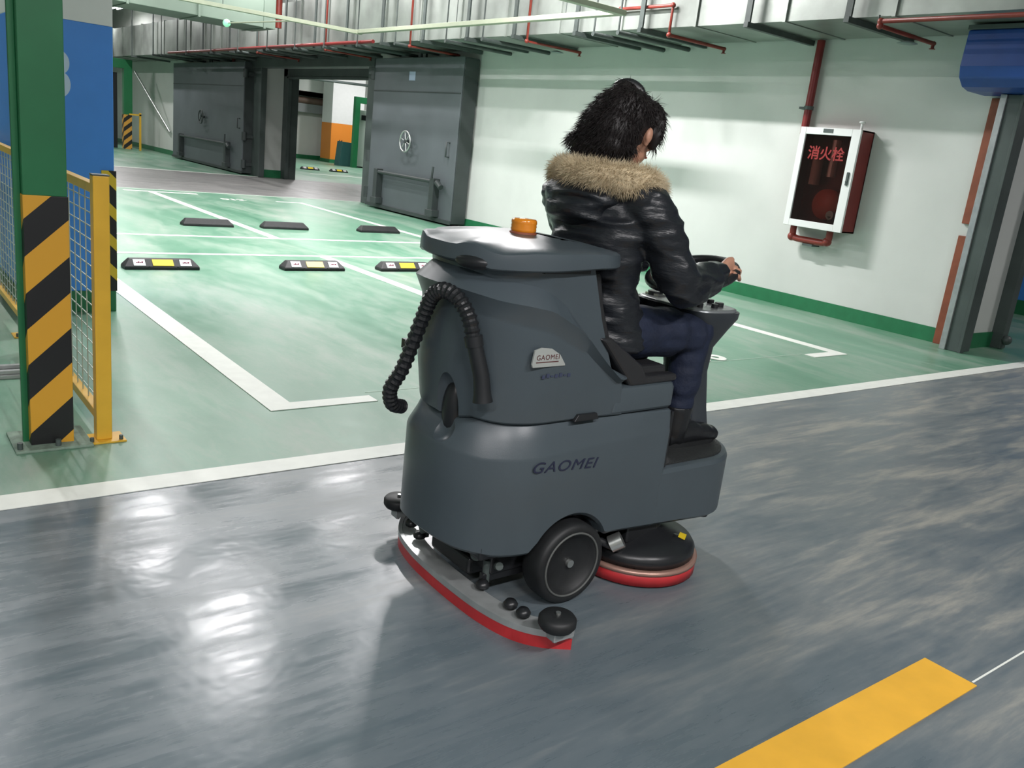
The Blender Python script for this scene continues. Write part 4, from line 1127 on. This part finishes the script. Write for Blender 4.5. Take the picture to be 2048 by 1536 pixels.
def jeansb(mb):
    for H_, K_, A_ in ((HR, KR, AR), (HL, KL, AL)):
        mb.tube(smooth_path([H_ + Vector((-.05, 0, .01)), H_.lerp(K_, .35), H_.lerp(K_, .75), K_ + Vector((.0, 0, -.01))], 4), [.100] * 4 + [.092] * 4 + [.078] * 4 + [.066], 20)
        mb.ell(K_ + Vector((.005, 0, -.005)), (.068, .066, .070), 18, 12)
        mb.tube(smooth_path([K_ + Vector((0, 0, -.01)), K_.lerp(A_, .3) + Vector((-.008, 0, 0)), K_.lerp(A_, .65) + Vector((-.008, 0, 0)), A_ + Vector((-.002, 0, .03))], 4), [.066] * 4 + [.066] * 4 + [.056] * 4 + [.047], 20)
    mb.ell((2.09, 2.2, .89), (.12, .17, .10), 20, 12)
blob('jeans', jeansb, m_jeans, PX, .0075, 5, lambda p: .005 * nz3(p, (14, 14, 30), 5.0))
for A_ in (AR, AL):
    def bootb(mb, A_=A_):
        mb.tube([A_ + Vector((-.005, 0, .09)), A_ + Vector((-.005, 0, .05)), A_ + Vector((-.01, 0, .0)), A_ + Vector((-.012, 0, -.045))], [(.060, .060), (.058, .058), (.054, .056), (.046, .050)], 18)
        mb.tube(smooth_path([A_ + Vector((-.05, 0, -.042)), A_ + Vector((.0, 0, -.035)), A_ + Vector((.06, 0, -.028)), A_ + Vector((.12, 0, -.032)), A_ + Vector((.195, 0, -.042)), A_ + Vector((.225, 0, -.047))], 3), [(.040, .030)] * 3 + [(.044, .048)] * 3 + [(.044, .046)] * 3 + [(.048, .038)] * 3 + [(.044, .031)] * 3 + [(.026, .018)], 18)
    bo = blob('boot', bootb, m_boot, PX, .005, 4)
    so = []
    for z in (-.074, -.056):
        so.append([(A_.x + .085 + (.150 if math.cos(a) > 0 else .150) * math.copysign(abs(math.cos(a)) ** .8, math.cos(a)), A_.y + .043 * math.sin(a) * (1 + .12 * math.cos(a)), A_.z + z) for a in [2 * PI * k / 32 for k in range(32)]])
    MB().rings(so).build('sole', m_black, bo, .003)

# strands: thin pointed hairs grown from points on a surface
def strands(src, n, length, wid, dirf, name, m, parent, seed, bendf, keep=None):
    rnd = random.Random(seed); me = src.data; off = world_loc(parent); soff = world_loc(src)
    polys = [p_ for p_ in me.polygons]
    areas = []; tot = 0
    for p_ in polys: tot += p_.area; areas.append(tot)
    import bisect
    mb = MB(); vs = []; fs = []
    for i in range(n):
        p_ = polys[min(bisect.bisect(areas, rnd.random() * tot), len(polys) - 1)]
        vv = [me.vertices[q].co for q in p_.vertices]
        k1 = rnd.randrange(1, len(vv) - 1); u1, u2_ = rnd.random(), rnd.random()
        if u1 + u2_ > 1: u1, u2_ = 1 - u1, 1 - u2_
        c_ = vv[0] + (vv[k1] - vv[0]) * u1 + (vv[k1 + 1] - vv[0]) * u2_ + soff
        if keep and not keep(c_): continue
        L_ = length * (.55 + .75 * rnd.random())
        d0 = dirf(c_, p_.normal, rnd); d0.normalize()
        g = bendf(c_, rnd)
        a = c_ - d0 * .004; b_ = a + d0 * L_ * .5 + g * L_ * .12; e_ = b_ + (d0 + g * .9).normalized() * L_ * .5
        s1 = d0.cross(Vector((rnd.random() - .5, rnd.random() - .5, rnd.random() - .5))).normalized(); s2 = d0.cross(s1)
        k = len(vs); w_ = wid * (.6 + .8 * rnd.random())
        vs += [a + s1 * w_, a - s1 * w_ * .5 + s2 * w_ * .87, a - s1 * w_ * .5 - s2 * w_ * .87, b_ + s1 * w_ * .8, b_ - s1 * w_ * .4 + s2 * w_ * .7, b_ - s1 * w_ * .4 - s2 * w_ * .7, e_]
        fs += [(k, k + 1, k + 4, k + 3), (k + 1, k + 2, k + 5, k + 4), (k + 2, k, k + 3, k + 5), (k + 3, k + 4, k + 6), (k + 4, k + 5, k + 6), (k + 5, k + 3, k + 6)]
    mb.v = vs; mb.f = fs; mb.sm = [True] * len(fs)
    return mb.build(name, m, parent)

# fur trim: a thick roll round the neck
fpath = []
for k in range(40):
    a = 2 * PI * k / 40
    x = 2.075 + .135 * math.cos(a) ; y = 2.205 + .172 * math.sin(a)
    z = 1.395 - .035 * math.cos(a) * (1 if math.cos(a) > 0 else .1) + .0 - .0 * (1 if math.sin(a) < 0 else -.5) * abs(math.sin(a))
    fpath.append((x, y, z))
fur = MB().tube(fpath, [(.040 + .004 * math.sin(k * 1.7), .044) for k in range(40)], 16, closed=True).build('fur_trim', m_fur, PX)
strands(fur, 15000, .032, .0008, lambda c_, n_, r_: n_ + Vector((r_.uniform(-.5, .5), r_.uniform(-.5, .5), r_.uniform(-.5, .4))), 'fur_strands', m_fur, fur, 4,
        lambda c_, r_: Vector((r_.uniform(-.3, .3), r_.uniform(-.3, .3), -.35)))
# hair: a full short style, gathered with a clip on top, flicking out at the nape
def hairb(mb):
    mb.ell(HC + Vector((-.030, 0, .032)), (.118, .096, .106), 28, 18, tiltm)
    mb.ell(HC + Vector((-.085, .01, -.010)), (.088, .110, .100), 24, 14)
    mb.ell(HC + Vector((-.100, .022, -.062)), (.080, .118, .058), 24, 14)
    mb.ell(HC + Vector((-.135, .075, -.050)), (.050, .055, .035), 18, 12)
    mb.ell(HC + Vector((-.075, -.040, -.055)), (.060, .050, .050), 18, 12)
    mb.ell(HC + Vector((.055, .0, .055)), (.060, .082, .052), 20, 12)
    for s_ in (-1, 1):
        mb.tube([HC + tiltm @ Vector((.050, s_ * .068, .05)), HC + tiltm @ Vector((.048, s_ * .078, .0)), HC + tiltm @ Vector((.050, s_ * .074, -.050))], [(.030, .020), (.030, .018), (.012, .008)], 14)
    mb.ell(HC + Vector((-.035, .01, .128)), (.045, .040, .028), 16, 10)
hair = blob('hair', hairb, m_hair, PX, .006, 5, lambda p: .006 * nz3(p, (22, 22, 14), 1.0))
def hdir(c_, n_, r_):
    down = Vector((-.25, 0, -1)); return n_ * .55 + down * .7 + Vector((r_.uniform(-.35, .35), r_.uniform(-.35, .35), r_.uniform(-.25, .3)))
strands(hair, 7000, .036, .0010, hdir, 'hair_strands', m_hair, hair, 7, lambda c_, r_: Vector((r_.uniform(-.5, .1), r_.uniform(-.3, .5), r_.uniform(-.5, .3))),
        keep=lambda c_: not (c_.x > HC.x - .035 and c_.x < HC.x + .040 and c_.z < HC.z + .03) and not (c_.x > HC.x + .07 and c_.z < HC.z + .02))
cl = MB().tube(smooth_path([HC + Vector((-.060, .025, .128)), HC + Vector((-.045, .015, .140)), HC + Vector((-.025, 0, .142)), HC + Vector((-.008, -.02, .128)), HC + Vector((.0, -.03, .105))], 4), [(.014, .020)] * 17, 12)
cl.build('hair_clip', m_blkp, PX)
